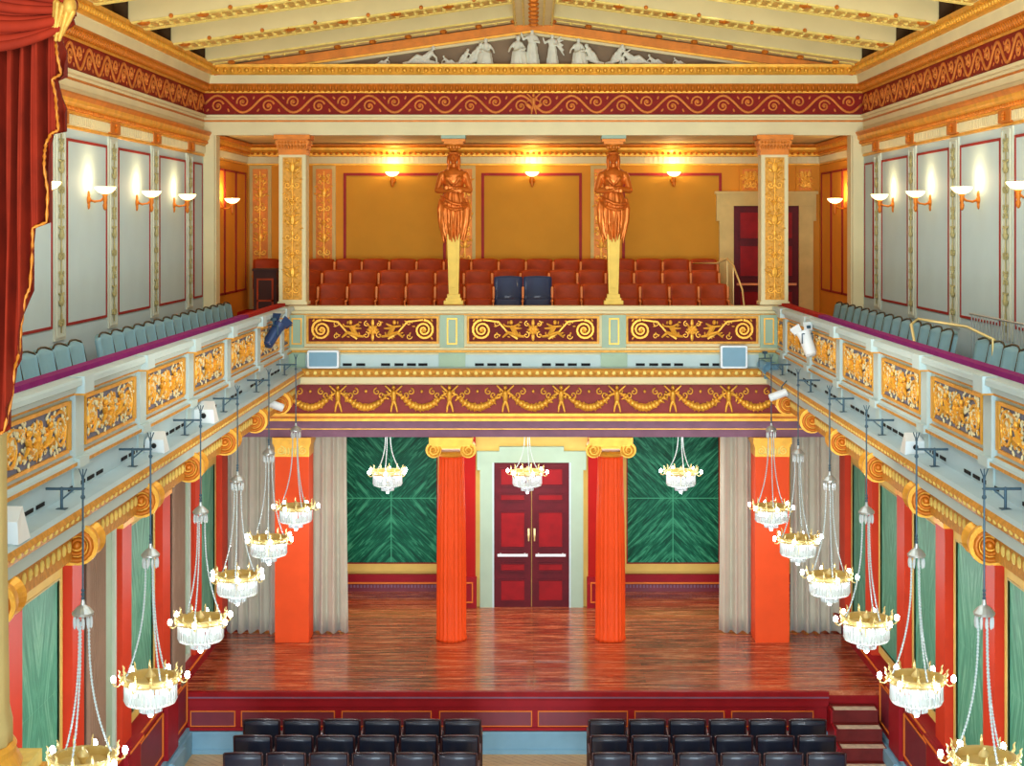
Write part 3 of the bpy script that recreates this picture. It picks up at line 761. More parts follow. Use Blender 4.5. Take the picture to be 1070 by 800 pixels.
for s, sd in SIDES:
    bal = empty('balcony', (s * XR, 5.0, 0), 0, 'long pale side balcony with gilt relief panels along the %s wall' % sd, 'balcony', 'side balconies of the hall')
    L = lambda d, y, z: (-s * d, y - 5.0, z)
    m = MB(); extrude(m, BP, BI[:19] + [2, 1, 1] + BI[22:], 5.0, YR - .2, lambda d, y, z: L(d, y, z) if 1 else 0)
    m.cur = 0; m.box(s * .0, s * .12, 0, 20.0, 5.3, 6.1)
    m.cur = 0; m.box(-s * .15, s * 1.19, 0, 19.98, 4.92, 5.0)
    m.box(s * 0, s * 1.34, 0, 20.0, 5.01, 5.3)
    m.cur = 1; m.box(-s * .1, s * .0, 0, 19.9, 4.68, 4.92)
    m.cur = 3
    for k in range(140):
        m.ell((-s * .25, .1 + k * .142, 5.085), (.015, .04, .022), 6, 4)
        m.ell((-s * .1, .1 + k * .142, 4.8), (.02, .045, .05), 6, 4)
    m.cur = 4
    for k in range(60):
        if k % 6 < 4: m.box(-s * .01, -s * .02, 3.0 + k * .28, 3.2 + k * .28, 5.2, 5.23)
    m.build('parapet', ['balcony_white', 'old_gold', 'ledge_white', 'gold_pale', 'dark'], bal)
    BAL[s] = bal
    m = MB(); m.box(s * .15, s * .04, 0, 16.6, 6.12, 6.165); m.cur = 1; m.box(s * .15, s * .04, 16.6, 19.8, 6.12, 6.165); m.build('velvet_cushion', ['velvet_purple', 'floor_red_rail_warmlit'], bal)  # purple cushion coloured red near the gallery to stand in for warm light
    m = MB(); m.box(s * .12, s * 1.3, 0, 20.0, 5.3, 5.34); m.build('carpet', 'carpet_purple' if s > 0 else 'floor_red_rail_warmlit', bal)
    rz = PI / 2 if s < 0 else -PI / 2
    for k, y in enumerate(SP_POST):
        if postS is None:
            m = MB(); m.box(-.12, .12, -.05, 0, 5.45, 5.98); m.box(-.14, .14, -.13, 0, 5.99, 6.13); m.box(-.14, .14, -.09, 0, 5.38, 5.46); m.box(-.1, .1, -.03, 0, 5.17, 5.38)
            m.cur = 1; m.box(-.14, .14, -.135, 0, 5.975, 5.99)
            postS = m.build('post', ['balcony_white', 'old_gold'], bal, loc=(0, y - 5, 0), rz=rz)
        else:
            o = postS.copy(); COL.objects.link(o); o.parent = bal; o.location = (0, y - 5, 0); o.rotation_euler.z = rz
        if k + 1 < len(SP_POST):
            c = (y + SP_POST[k + 1]) / 2
            if reliefS is None:
                m = MB(); m.box(-.8, .8, -.012, 0, -.18, .18)
                m.cur = 1; m.frame_rect(-.83, .83, -.21, .21, .03, -.03, 0)
                for q in (-1, 1): m.box(q * .89, q * .93, -.02, 0, -.2, .2)
                m.cur = 2; m.M = frame((0, -.01, 0)); panel_relief(m, 1.6, .36, .62)
                for j in range(4):
                    x = (j - 1.5) * .42
                m.cur = 3
                rr = random.Random(5)
                for j in range(150): m.leaf(rr.uniform(-.76, .76), rr.uniform(-.15, .15), rr.uniform(0, 6.28), .07, .013, -.012, .012)
                reliefS = m.build('relief_panel', ['relief_ground', 'gold', 'gold', 'cream'], bal, loc=(-s * .002, c - 5, 5.73), rz=rz)
                reliefS['label'] = 'gilt relief panel of scrolls and figures'
            else:
                o = reliefS.copy(); COL.objects.link(o); o.parent = bal; o.location = (-s * .002, c - 5, 5.73); o.rotation_euler.z = rz
    # last short field by the corner
    m = MB()
    m.box(-.28, .28, -.012, 0, -.18, .18); m.cur = 1; m.frame_rect(-.3, .3, -.21, .21, .03, -.03, 0); m.cur = 2; m.M = frame((0, -.01, 0)); m.rosette(0, 0, .14, n=8)
    for q in (-1, 1): m.spiral(q * .16, .04, .09, 1.5, q, 0, .014); m.spiral(q * .18, -.1, .06, 1.2, -q, 0, .012)
    m.build('relief_panel', ['relief_ground', 'gold', 'gold'], bal, loc=(-s * .002, 24.43 - 5, 5.73), rz=rz)
# far parapet of the rear gallery
bal = empty('balcony', (0, YR, 0), 0, 'cream gallery parapet with three long gilt relief panels above the stage opening', 'balcony')
m = MB(); extrude(m, BP, [0, 0, 0, 0, 0, 0, 0, 1, 1, 0, 0, 1, 0, 0, 1, 0, 0, 2, 2, 1, 1, 1, 0, 0, 0], -XR, XR, lambda d, x, z: (x, -d, z))
m.cur = 0; m.box(-XR, XR, 0, .12, 5.0, 6.1)
m.cur = 3
for k in range(62): m.ell((-3.6 + k * .118, -.245, 5.095), (.042, .02, .032), 6, 4)
m.cur = 4
for px in (363, 377, 403, 417, 430, 442, 501, 514, 527, 540, 571, 585, 598, 612, 669, 683, 696, 709, 736, 749):
    x = hx(px, YR); m.box(x - .07, x + .07, -.022, 0, 5.185, 5.225)
m.build('parapet', ['cream', 'old_gold', 'balcony_white', 'gold_pale', 'dark'], bal)
rf = None
for a, b in ((322, 457), (489, 625), (656, 790)):
    x = hx((a + b) / 2, YR)
    if rf is None:
        m = MB(); m.box(-1.0, 1.0, -.012, 0, -.185, .185); m.cur = 1; m.frame_rect(-1.03, 1.03, -.215, .215, .035, -.035, 0); m.cur = 2; m.M = frame((0, -.01, 0)); panel_relief(m, 2.0, .37)
        rf = m.build('relief_panel', ['maroon', 'old_gold', 'gold'], bal, loc=(x, -.002, 5.745)); rf['label'] = 'long gilt relief panel on maroon ground'
    else:
        o = rf.copy(); COL.objects.link(o); o.parent = bal; o.location = (x, -.002, 5.745)
for a, b in ((460, 485), (629, 654), (303, 318), (794, 812)):
    x0, x1 = hx(a, YR), hx(b, YR); m = MB(); m.box(x0, x1, -.05, 0, 5.47, 5.98); m.box(x0 - .02, x1 + .02, -.03, 0, 5.17, 5.4)
    m.cur = 1; m.frame_rect((x0 + x1) / 2 - .08, (x0 + x1) / 2 + .08, 5.52, 5.93, .02, -.06, -.04); m.build('post', ['green_pale', 'gold'], bal)

# ---- entablature over the stage opening
m = MB(); yf = YR + .07
m.cur = 0; m.box(-4.6, 4.6, yf, yf + .3, 4.44, 4.93); m.cur = 1; m.box(-4.6, 4.6, yf - .06, yf + .3, 4.4, 4.44); m.cur = 3; m.box(-4.6, 4.6, yf - .03, yf + .3, 4.36, 4.4); m.cur = 1; m.box(-4.6, 4.6, yf - .045, yf + .3, 4.32, 4.36)
m.cur = 2; m.box(-4.9, 4.9, yf, yf + .5, 4.2, 4.32); m.box(-4.9, 4.9, yf + .05, yf + .5, 4.06, 4.185); m.cur = 1; m.box(-4.9, 4.9, yf + .01, yf + .5, 4.183, 4.2)
struct(m.build('trim_12', ['rose', 'gold', 'mauve', 'gold_deep']))
m = MB(); m.M = frame((0, yf, 0))
xs = [-3.05 + .87 * k for k in range(8)]
for x in xs: putto(m, x, 4.47, .42, 1, 'stand', -.03)
for k in range(-1, 8):
    a = xs[0] - .87 + .87 * (k + 1); garland(m, a + .08, a + .79, 4.46, .44)
struct(m.build('trim_13', 'gold', smooth=True))

# ---- scroll consoles under the side balconies
def console():
    t = empty('scroll_console')
    m = MB(); prof = [(.02, .02), (.15, .02), (.155, 0), (.155, -.02), (.14, -.04), (.02, -.04)]
    m.lathe([(.13, .3), (.15, .26), (.12, .17), (.15, .08), (.165, .0), (.165, -.03), (.02, -.03)], n=24, axis='y')
    m.build('bolster', 'gold', t, False)
    m = MB(); m.spiral(0, 0, .15, 2.6, -1, PI / 2, .026, -.04, 6, .1); m.ell((0, -.05, 0), (.035, .03, .035), 8, 5)
    m.build('volute', 'gold_deep', t, True)
    m = MB(); m.box(.0, .14, .02, .26, .1, .2); m.box(.0, 1.2, .05, .25, .12, .24)
    for k in range(5): m.leaf(.12 + k * .03, -.12 + k * .05, 2.2 - k * .3, .14, .03, .06, .03)
    m.build('bracket', 'gold', t)
    return t
cs = console(); first = True
for s, sd in SIDES:
    for k, y in enumerate(CON_Y[::-1]):
        if first: o = cs; first = False
        else: o = dup(cs, (0, 0, 0), 0)
        o.parent = BAL[s]; o.location = (-s * .14, y - 5.0, 4.8); o.scale = (s, 1, 1)

# ================================================================ COLUMNS
def ionic(x, lb):
    t = empty('stage_column', (x, 25.25, .86), 0, lb, 'column', 'fluted columns of the stage', 'thing')
    NF = 20
    rm = lambda a: 1 - .07 * abs(math.cos(a * NF / 2)) ** 1.5
    m = MB(); m.lathe([(.245, 0), (.245, .04), (.235, .05), (.235, .9), (.225, 1.8), (.2, 2.82), (.2, 2.9)], n=NF * 6, rmod=rm)
    m.build('shaft', 'column_red', t, True)
    m = MB(); m.lathe([(.2, 2.88), (.235, 2.9), (.25, 2.94), (.21, 2.97)], n=24)
    m.box(-.3, .3, -.24, .24, 3.06, 3.12); m.box(-.34, .34, -.26, .26, 3.12, 3.2)
    for s in (-1, 1):
        m.M = frame((s * .27, -.2, 3.0)); m.lathe([(.1, .4), (.11, .38), (.08, .2), (.11, .02), (.125, 0), (.02, 0)], n=18, axis='y')
        m.spiral(0, 0, .115, 2.2, s, PI / 2, .02, -.01, 6); m.ell((0, -.02, 0), .028)
    m.M = frame((0, 0, 0)); m.box(-.27, .27, -.21, .2, 3.02, 3.08)
    m.tube([(-.27, -.21, 3.1), (-.1, -.21, 3.07), (.1, -.21, 3.07), (.27, -.21, 3.1)], .02, 6)
    m.build('capital', 'gold', t)
ionic(hx(471, 25.02), 'orange red fluted stage column with gilt scroll capital, left of the door')
ionic(hx(638.5, 25.02), 'orange red fluted stage column with gilt scroll capital, right of the door')
for px, lb in ((305, 'square orange red pier with gilt capital between grey curtains, far from the stage steps'), (807, 'square orange red pier with gilt capital between grey curtains, on the steps side')):
    t = empty('stage_pier', (hx(px, 25.02), 25.27, .86), 0, lb, 'column', 'square piers of the stage', 'thing')
    m = MB(); m.cbox(-.265, .265, -.25, .25, 0, 2.92, .012); m.build('shaft', 'column_red', t)
    m = MB(); m.box(-.27, .27, -.26, .26, 2.9, 3.08); m.box(-.3, .3, -.29, .29, 3.1, 3.2); m.box(-.285, .285, -.275, .275, 3.06, 3.1)
    m.cur = 1
    for q in (-1, 1): m.spiral(q * .17, 3.0, .07, 1.6, q, PI / 2, .014, -.265)
    for k in range(5): m.leaf(-.1 + .05 * k, 2.93, PI / 2, .12, .018, -.265)
    m.build('capital', ['gold', 'gold_pale'], t)
# upper pillars
for px, lb in ((305.5, 'white edged gallery pillar with gilt ornament field, at the seat end'), (809.5, 'white edged gallery pillar with gilt ornament field, in front of the gallery door')):
    t = empty('gallery_pillar', (hx(px, YF), 25.2, 6.13), 0, lb, 'column', 'square pillars standing on the gallery parapet', 'thing')
    m = MB(); m.cbox(-.21, .21, -.2, .15, 0, 2.36, .01); m.box(-.23, .23, -.22, .17, 0, .05); m.build('shaft', 'cream', t)
    m = MB(); m.box(-.15, .15, -.206, -.2, .08, 2.3); m.cur = 1; m.M = frame((0, -.208, 0)); candelabra(m, .1, 2.28, .28, .014)
    rr = random.Random(3)
    for j in range(120): m.leaf(rr.uniform(-.13, .13), rr.uniform(.1, 2.27), rr.uniform(0, 6.28), .05, .01, -.006)
    m.build('ornament_field', ['old_gold', 'gold'], t)
    m = MB(); m.box(-.22, .22, -.21, .16, 2.34, 2.42); m.box(-.24, .24, -.23, .18, 2.42, 2.5); m.box(-.26, .26, -.25, .2, 2.5, 2.56); m.box(-.28, .28, -.27, .22, 2.58, 2.65); m.box(-.24, .24, -.23, .18, 2.55, 2.6)
    for k in range(9): m.ell((-.2 + k * .05, -.24, 2.46), (.02, .02, .035), 6, 4); m.ell((-.2 + k * .05, -.26, 2.53), (.018, .015, .02), 6, 4)
    m.build('capital', 'gold_deep', t)

# ================================================================ CARYATIDS
def caryatid(x, lb):
    t = empty('caryatid', (x, 25.2, 6.13), 0, lb, 'statue', 'gilt caryatids carrying the gallery cornice')
    m = MB(); m.box(-.15, .15, -.15, .15, 0, .06); m.box(-.12, .12, -.12, .12, .06, .1); m.box(-.1, .1, -.1, .1, .1, .16)
    m.add([(-.075, -.075, .16), (.075, -.075, .16), (.075, .075, .16), (-.075, .075, .16), (-.1, -.1, 1.1), (.1, -.1, 1.1), (.1, .1, 1.1), (-.1, .1, 1.1)], [(0, 3, 2, 1), (4, 5, 6, 7), (0, 1, 5, 4), (1, 2, 6, 5), (2, 3, 7, 6), (3, 0, 4, 7)])
    m.frame_rect(-.055, .055, .25, 1.0, .012, -.105, -.08)
    m.build('pedestal', 'pedestal_gold', t)
    m = MB(); rings = []
    N = 80
    for z, rx, ry, fo in ((1.02, .12, .1, .16), (1.14, .165, .13, .16), (1.3, .19, .15, .13), (1.46, .2, .155, .1), (1.58, .195, .15, .07), (1.68, .17, .135, .04), (1.76, .145, .12, .03), (1.84, .15, .12, .02), (1.94, .17, .13, .0), (2.03, .185, .12, 0), (2.09, .175, .095, 0), (2.125, .1, .075, 0), (2.15, .052, .052, 0), (2.22, .047, .05, 0)):
        rings.append([(rx * math.cos(a) * (1 + fo * math.cos(15 * a + z * 3)), ry * math.sin(a) * (1 + fo * math.cos(15 * a + z * 3)), z) for a in [2 * PI * k / N for k in range(N)]])
    m.loft(rings)
    m.ell((0, -.045, 2.3), (.066, .08, .092), 16, 12); m.cap((0, -.123, 2.305), (0, -.136, 2.28), .01, .015); m.ell((0, -.117, 2.252), (.022, .014, .008), 8, 6)
    m.ell((0, -.09, 2.225), (.024, .022, .018), 8, 6)
    for s in (-1, 1):
        m.ell((s * .026, -.115, 2.318), (.012, .008, .008), 6, 4)
        m.ell((s * .066, -.02, 2.3), (.012, .018, .024), 6, 4)
        m.ell((s * .078, -.085, 1.97), (.066, .05, .055), 12, 8)
        m.ell((s * .178, 0, 2.02), (.07, .07, .068), 12, 8); m.cap((s * .04, 0, 2.13), (s * .15, 0, 2.05), .04, .05)
        m.cap((s * .195, -.0, 2.01), (s * .252, -.05, 1.8), .06, .048)
        zz = 1.83 if s > 0 else 1.78
        m.cap((s * .252, -.05, 1.79), (-s * .02, -.19, zz), .05, .032)
        m.ell((-s * .06, -.2, zz), (.04, .018, .03), 10, 6)
        for f, ln in enumerate((.06, .07, .066, .052)):
            z = zz + .024 - f * .016; a = (-s * .09, -.203, z); b = (-s * (.09 + ln * .5), -.207, z - .004); c_ = (-s * (.09 + ln), -.19, z - .01)
            m.cap(a, b, .009, .008, 6); m.cap(b, c_, .008, .007, 6)
        m.cap((-s * .045, -.2, zz + .028), (-s * .075, -.21, zz + .055), .01, .008, 6)
        # hanging mantle at the sides, and one diagonal fold over the hips
        m.tube([(s * .2, .0, 1.66), (s * .225, -.02, 1.5), (s * .215, -.02, 1.3), (s * .17, -.02, 1.08), (s * .15, -.02, .96)], [.03, .04, .035, .028, .012], 8)
        m.tube([(s * .15, -.03, 2.09), (s * .1, -.12, 1.98), (s * .02, -.13, 1.88)], .016, 6)
        for k in range(3): m.tube([(s * (.02 + .055 * k), -.15 + .02 * k, 1.6), (s * (.03 + .05 * k), -.165 + .03 * k, 1.3), (s * (.025 + .035 * k), -.12 + .02 * k, .98 + .03 * k)], [.012, .02, .012], 6)
    m.tube([(-.2, -.03, 1.7), (-.12, -.15, 1.64), (0, -.17, 1.58), (.12, -.15, 1.56), (.21, -.04, 1.58)], .022, 8)
    m.tube([(-.2, -.03, 1.62), (-.1, -.15, 1.52), (.03, -.175, 1.48), (.14, -.14, 1.5), (.21, -.03, 1.54)], .018, 8)
    o = m.build('figure', 'statue_gold', t, True)
    r = o.modifiers.new('r', 'REMESH'); r.mode = 'VOXEL'; r.voxel_size = .0085; r.use_smooth_shade = True
    m = MB(); m.ell((0, .02, 2.33), (.082, .085, .08), 14, 10)
    for k in range(11):
        a = PI * .95 + PI * 1.1 * k / 10; m.ell((.07 * math.cos(a), -.03 + .075 * math.sin(a), 2.37), .021, 8, 6)
    for s in (-1, 1): m.tube([(s * .075, -.0, 2.34), (s * .085, .0, 2.24), (s * .08, -.02, 2.15), (s * .1, -.06, 2.08)], [.028, .028, .024, .014], 8)
    m.build('hair', 'statue_gold', t, True)
    m = MB(); m.lathe([(.06, 2.4), (.08, 2.41), (.075, 2.43), (.1, 2.47), (.125, 2.5), (.13, 2.52)], n=20)
    for k in range(12): m.ell((.1 * math.cos(k * PI / 6), .1 * math.sin(k * PI / 6), 2.47), (.02, .02, .035), 6, 4)
    m.box(-.15, .15, -.15, .15, 2.51, 2.55); m.box(-.18, .18, -.18, .18, 2.55, 2.59)
    m.cur = 1; m.box(-.19, .19, -.2, .18, 2.595, 2.645); m.build('capital', ['gold_deep', 'green_pale'], t)
caryatid(hx(473.5, YF), 'gilt caryatid with folded arms on a slender pedestal, the one farther from the gallery door')
caryatid(hx(641.5, YF), 'gilt caryatid with folded arms on a slender pedestal, the one nearer the gallery door')

# ================================================================ STAGE
XL, XS = -4.86, 4.12; YFR = 22.4
st = empty('stage', (0, YFR, 0), 0, 'raised stage with glossy worn brown boards and dark red panelled front', 'stage')
m = MB(); m.box(-4.98, 4.98, .02, 6.2, .8, .86); m.build('floor_boards', 'stage_boards', st)
m = MB(); m.box(XL, XS, 0, .3, .36, .8); m.cur = 1; m.box(XL, XS, -.06, .02, .8, .865); m.box(XL, XS, -.045, 0, .745, .775); m.cur = 2; m.box(XL, XS, -.05, 0, .775, .8)
m.cur = 0; m.box(XL, XS, -.03, 0, .66, .745); m.box(XL, XS, -.035, 0, .32, .36); m.box(XL - .05, XL + .02, -.02, .3, 0, .8); m.box(XS - .02, XS, -.02, .3, 0, .8)
m.cur = 1; m.box(XS, 4.84, .02, .3, 0, .8)
m.build('front_fascia', ['stage_red', 'door_red', 'mauve'], st)
for a, b in ((199, 246), (252, 350), (357, 451), (459, 556), (562, 656), (663, 757), (764, 850)):
    x0, x1 = hx(a, YFR), hx(b, YFR); m = MB(); m.box(x0, x1, -.008, 0, .38, .58); m.cur = 1; m.frame_rect(x0, x1, .37, .59, .014, -.014, 0); m.build('front_panel', ['stage_purple', 'orange_line'], st)
m = MB(); m.box(XL, XS, -.04, .02, .02, .26); m.box(XL, XS, -.06, .02, 0, .06); m.box(XL, XS, -.05, .02, .26, .31); m.build('skirting', 'skirt_blue', st)
sr = empty('stage_steps', ((XS + 4.76) / 2, YFR, 0), 0, 'dark red wooden steps leading up to the stage beside the wall', 'steps')
hw = (4.74 - XS) / 2
for k in range(4):
    z = .86 - .172 * (k + 1)
    m = MB(); m.box(-hw, hw, -.28 * (k + 1), .0, 0 if k == 3 else z - .172, z - .03); m.cur = 1; m.box(-hw, hw, -.28 * (k + 1) - .02, -.28 * k - .0, z - .03, z)
    m.cur = 2; m.box(-hw + .02, hw - .02, -.28 * (k + 1) - .018, -.28 * (k + 1) + .14, z, z + .004); m.build('step', ['step_wood', 'step_wood', 'nosing_highlight'], sr)  # pale strip paints the light caught by each tread edge
m = MB(); m.box(-hw - .03, -hw, -1.14, 0, 0, .16)
for k in range(3): m.box(-hw - .03, -hw, -.28 * (3 - k) , 0, .17 * k + .16, .17 * k + .33)
m.build('side_stringer', 'stage_red', sr)

# ---- stage curtains
def drape(x0, x1, y, z0, z1, lb, seed, flare=0):
    rr = random.Random(seed); n = int((x1 - x0) / .018); nz = 10
    ph = [rr.uniform(0, 6.28) for _ in range(4)]
    def yy(u, t):
        a = .055 * math.sin(u * 38 + ph[0] + .5 * math.sin(t * 2 + ph[1])) + .025 * math.sin(u * 71 + ph[2]) + .02 * math.sin(u * 13 + t * 2 + ph[3])
        return a * (.7 + .5 * t)
    V = []; F = []
    for side in (0, .012):
        for j in range(nz + 1):
            t = j / nz
            for i in range(n + 1):
                u = x0 + (x1 - x0) * i / n; c = (x0 + x1) / 2
                V.append((c - (x0 + x1) / 2 + (u - c) * (1 + flare * t * t), yy(u, t) + side, z1 - (z1 - z0) * t + (.015 * math.sin(u * 38) * (j == nz))))
    q = (n + 1) * (nz + 1)
    for j in range(nz):
        for i in range(n):
            a = j * (n + 1) + i; F.append((a, a + 1, a + n + 2, a + n + 1)); F.append((q + a, q + a + n + 1, q + a + n + 2, q + a + 1))
    for i in range(n):
        a = nz * (n + 1) + i; F.append((a, a + 1, q + a + 1, q + a))
    for j in range(nz):
        for a in (j * (n + 1), j * (n + 1) + n): F.append((a, a + n + 1, q + a + n + 1, q + a))
    m = MB(); m.add(V, F); o = m.build('stage_curtain', 'curtain', None, True, ((x0 + x1) / 2, y, 0))
    tag(o, lb, 'curtain', 'grey beige curtains beside the square piers')
YC = 25.62
drape(hx(324, YC), hx(362, YC), YC, .875, 4.05, 'grey beige curtain between the square pier and the fluted column, side without steps', 1, .08)
drape(hx(228, YC) + .05, hx(288, YC), YC, .875, 4.05, 'wide grey beige curtain between the square pier and the side wall, side without steps', 2)
drape(hx(753, YC), hx(788, YC), YC, .875, 4.05, 'grey beige curtain between the fluted column and the square pier, side of the steps', 3, .06)
drape(hx(826, YC), hx(887, YC), YC, .875, 4.05, 'wide grey beige curtain between the square pier and the side wall, side of the steps', 4)
# ================================================================ CHANDELIERS
def chandelier(chain_h, rod):
    t = empty('chandelier')
    m = MB()
    m.lathe([(.225, -.015), (.25, -.01), (.262, .01), (.25, .03), (.262, .045), (.24, .055), (.215, .05), (.215, -.01)], n=36)
    for k in range(12):
        a = 2 * PI * k / 12; c, s = math.cos(a), math.sin(a)
        m.tube([(.25 * c, .25 * s, .04), (.275 * c, .275 * s, .07), (.27 * c, .27 * s, .105), (.285 * c, .285 * s, .125)], [.014, .012, .009, .004], 5)
        m.ell((.262 * c, .262 * s, .02), (.02, .02, .02), 6, 4)
    m.lathe([(.01, .12), (.014, .1), (.04, .07), (.05, .05), (.02, .0), (.01, -.2)], n=12)
    m.build('ring', 'brass', t, False)
    m = MB()
    for k in range(40):
        a = 2 * PI * k / 40; c, s = math.cos(a), math.sin(a); q = Matrix.Rotation(a, 4, 'Z'); m.M = q
        m.box(.232, .24, -.013, .013, -.15, -.012); m.add([(.225, 0, -.19), (.236, -.012, -.15), (.245, 0, -.15), (.236, .012, -.15)], [(0, 2, 1), (0, 3, 2), (0, 1, 3)])
    for k in range(20):
        m.M = Matrix.Rotation(2 * PI * k / 20, 4, 'Z'); m.box(.15, .158, -.014, .014, -.215, -.12); m.box(.095, .103, -.011, .011, -.27, -.18)
    m.M = Matrix.Identity(4)
    m.lathe([(.225, -.19), (.18, -.205), (.12, -.21)], n=30)
    m.ell((0, 0, -.285), (.035, .035, .045), 8, 6)
    m.build('crystal_drum', 'crystal', t)
    m = MB()
    for k in range(8):
        a = 2 * PI * k / 8 + .2; m.ell((.19 * math.cos(a), .19 * math.sin(a), -.06), (.03, .03, .045), 8, 6)
    m.build('inner_lamp_ring', 'glow_inner', t, True)
    top = .05 + chain_h
    for k in range(3):
        a = 2 * PI * k / 3 + .4; c, s = math.cos(a), math.sin(a); pts = []; rs = []
        N_ = int(chain_h / .014)
        for i in range(N_ + 1):
            u = i / N_; r = .045 + .17 * (1 - u) ** 2.6
            pts.append((r * c, r * s, .05 + chain_h * u)); rs.append(.011 if i % 2 else .005)
        m = MB(); m.tube(pts, rs, 5); m.build('crystal_chain', 'crystal_chain', t)
    m = MB(); m.lathe([(.012, .16), (.02, .12), (.05, .1), (.085, .06), (.08, .04), (.03, .035)], c=(0, 0, top), n=16)
    m.cur = 1
    for k in range(10):
        a = 2 * PI * k / 10; m.ell((.065 * math.cos(a), .065 * math.sin(a), top - .015), (.013, .013, .05), 5, 4)
    m.build('crown_cap', ['steel_bar', 'crystal'], t)
    m = MB()
    if rod > 0:
        m.tube([(0, 0, top + .14), (0, 0, top + .14 + rod)], .008, 6)
        for k in range(3): m.ell((0, 0, top + .17 + k * .03), .016, 6, 4)
    else: m.tube([(0, 0, top + .14), (0, 0, top + .16)], .008, 6)
    m.build('hanging_rod', 'iron', t)
    for k in range(6):
        a = 2 * PI * k / 6 + .52; c, s = math.cos(a), math.sin(a)
        m = MB(); m.tube([(.25 * c, .25 * s, .0), (.29 * c, .29 * s, -.03), (.325 * c, .325 * s, -.02), (.33 * c, .33 * s, .0)], .007, 5); m.lathe([(.018, 0), (.02, .012), (.01, .012)], c=(.33 * c, .33 * s, 0), n=8)
        arm = m.build('lamp_arm', 'brass', t)
        m = MB(); m.ell((.33 * c, .33 * s, .04), (.023, .023, .033), 8, 6); m.build('bulb', 'glow_bulb', arm, True)
    return t
CH_Y = [12.45, 14.65, 16.85, 18.95, 21.2, 23.6]
EC = 34; WCOL = (.9, .96, 1)
pc = None
for s, sd in SIDES:
    for k, y in enumerate(CH_Y):
        lb = 'crystal chandelier along the %s balcony, %s counted from the near end of the hall' % (sd, ORD[k])
        z = 3.2
        if pc is None: pc = chandelier(1.05, .95); o = pc; tag(o, lb, 'chandelier', 'crystal chandeliers hanging from the balcony brackets')
        else: o = dup(pc, (0, 0, 0), RND.uniform(0, 1), lb)
        o.location = (s * 3.5, y, z)
        point('chandelier_light', (s * 3.5, y, z - .42), EC, WCOL, .1)
pb = None
for px, lb in ((405, 'crystal chandelier in front of the green panel on the left of the stage'), (551, 'crystal chandelier over the stage in front of the dark red door'), (711.5, 'crystal chandelier in front of the green panel on the right of the stage')):
    if pb is None: pb = chandelier(.62, 0); o = pb; tag(o, lb, 'chandelier', 'crystal chandeliers over the stage')
    else: o = dup(pb, (0, 0, 0), .3, lb)
    o.location = (hx(px, 26.1), 26.1, 3.33); 
    point('chandelier_light', (hx(px, 26.1), 26.1, 2.9), EC * .7, WCOL, .12)
# ---- iron crane brackets on the ledge
t = empty('lamp_bracket')
m = MB(); m.cap((0, 0, .01), (0, 0, .17), .012); m.box(-.04, .04, -.04, .04, 0, .012); m.build('post', 'iron', t)
m = MB(); m.cap((-.16, 0, .165), (.17, 0, .165), .011)
for x in (-.16, .165): m.cap((x, 0, .11), (x, 0, .24), .009); m.ell((x, 0, .25), .014, 6, 4)
m.ell((.165, 0, .1), .02, 6, 4); m.tube([(.0, 0, .08), (.07, 0, .14), (.1, 0, .165)], .007, 5)
for k in range(3): m.tube([(.165, 0, .24), (.165 + .03 * (k - 1), 0, .32)], .005, 4)
m.build('cross_arm', 'iron', t)
first = True
for s, sd in SIDES:
    for k, y in enumerate(CH_Y):
        lb = 'iron bracket on the %s balcony ledge, above the %s chandelier from the near end' % (sd, ORD[k])
        o = t if first else dup(t, (0, 0, 0), 0, lb)
        if first: tag(o, lb, 'bracket', 'iron lamp brackets on the balcony ledges'); first = False
        o.location = (s * 3.665, y, 5.155); o.scale = (-s, 1, 1)

# ================================================================ WALL SCONCES
def sconce():
    t = empty('wall_sconce')
    m = MB(); m.lathe([(.05, 0), (.055, -.01), (.03, -.03), (.02, -.035)], n=12, axis='y'); m.ell((0, -.01, -.06), (.025, .02, .05), 8, 5); m.ell((0, -.01, .06), (.025, .02, .05), 8, 5); m.build('wall_plate', 'gold_deep', t, True)
    m = MB(); m.tube([(0, -.02, 0), (0, -.08, -.02), (0, -.15, -.01), (0, -.18, .02)], [.012, .016, .014, .012], 6)
    m.lathe([(.008, -.12), (.022, -.1), (.028, -.06), (.016, -.03), (.03, .0), (.026, .04), (.04, .07)], c=(0, -.2, 0), n=12); m.build('arm', 'gold_deep', t, True)
    m = MB(); m.lathe([(.03, .07), (.08, .09), (.115, .125), (.125, .15), (.118, .152), (.075, .1), (.02, .08)], c=(0, -.2, 0), n=20); m.build('bowl', 'glow_bowl', t, True)
    return t
ps = None
def place_sconce(loc, rz, lb, grp, e=5):
    global ps
    if ps is None: ps = sconce(); o = ps; tag(o, lb, 'wall lamp', grp); o.location = loc; o.rotation_euler.z = rz
    else: o = dup(ps, loc, rz, lb, grp)
    p = Vector(loc) + Matrix.Rotation(rz, 3, 'Z') @ Vector((0, -.17, .22))
    point('sconce_light', p, e, (1, .72, .4), .04)
for s, sd in SIDES:
    for k, y in enumerate([26.3, 22.9, 20.75, 18.5, 16.35, 14.1, 11.9]):
        place_sconce((s * (5.15 - .005), y, 7.66), PI / 2 if s < 0 else -PI / 2, 'gilt wall sconce with glowing bowl, %s upper wall, %s from the gallery back wall' % (sd, ORD[k]), 'bowl sconces on the upper side walls', 9 if k else 14)
for px, nm in ((411, 'over the field farthest from the door'), (556, 'over the middle field'), (703, 'over the field nearest the door')):
    place_sconce((hx(px, YB), YB - .04, 8.17), 0, 'gilt glowing wall sconce on the gallery back wall, ' + nm, 'bowl sconces on the gallery back wall', 15)

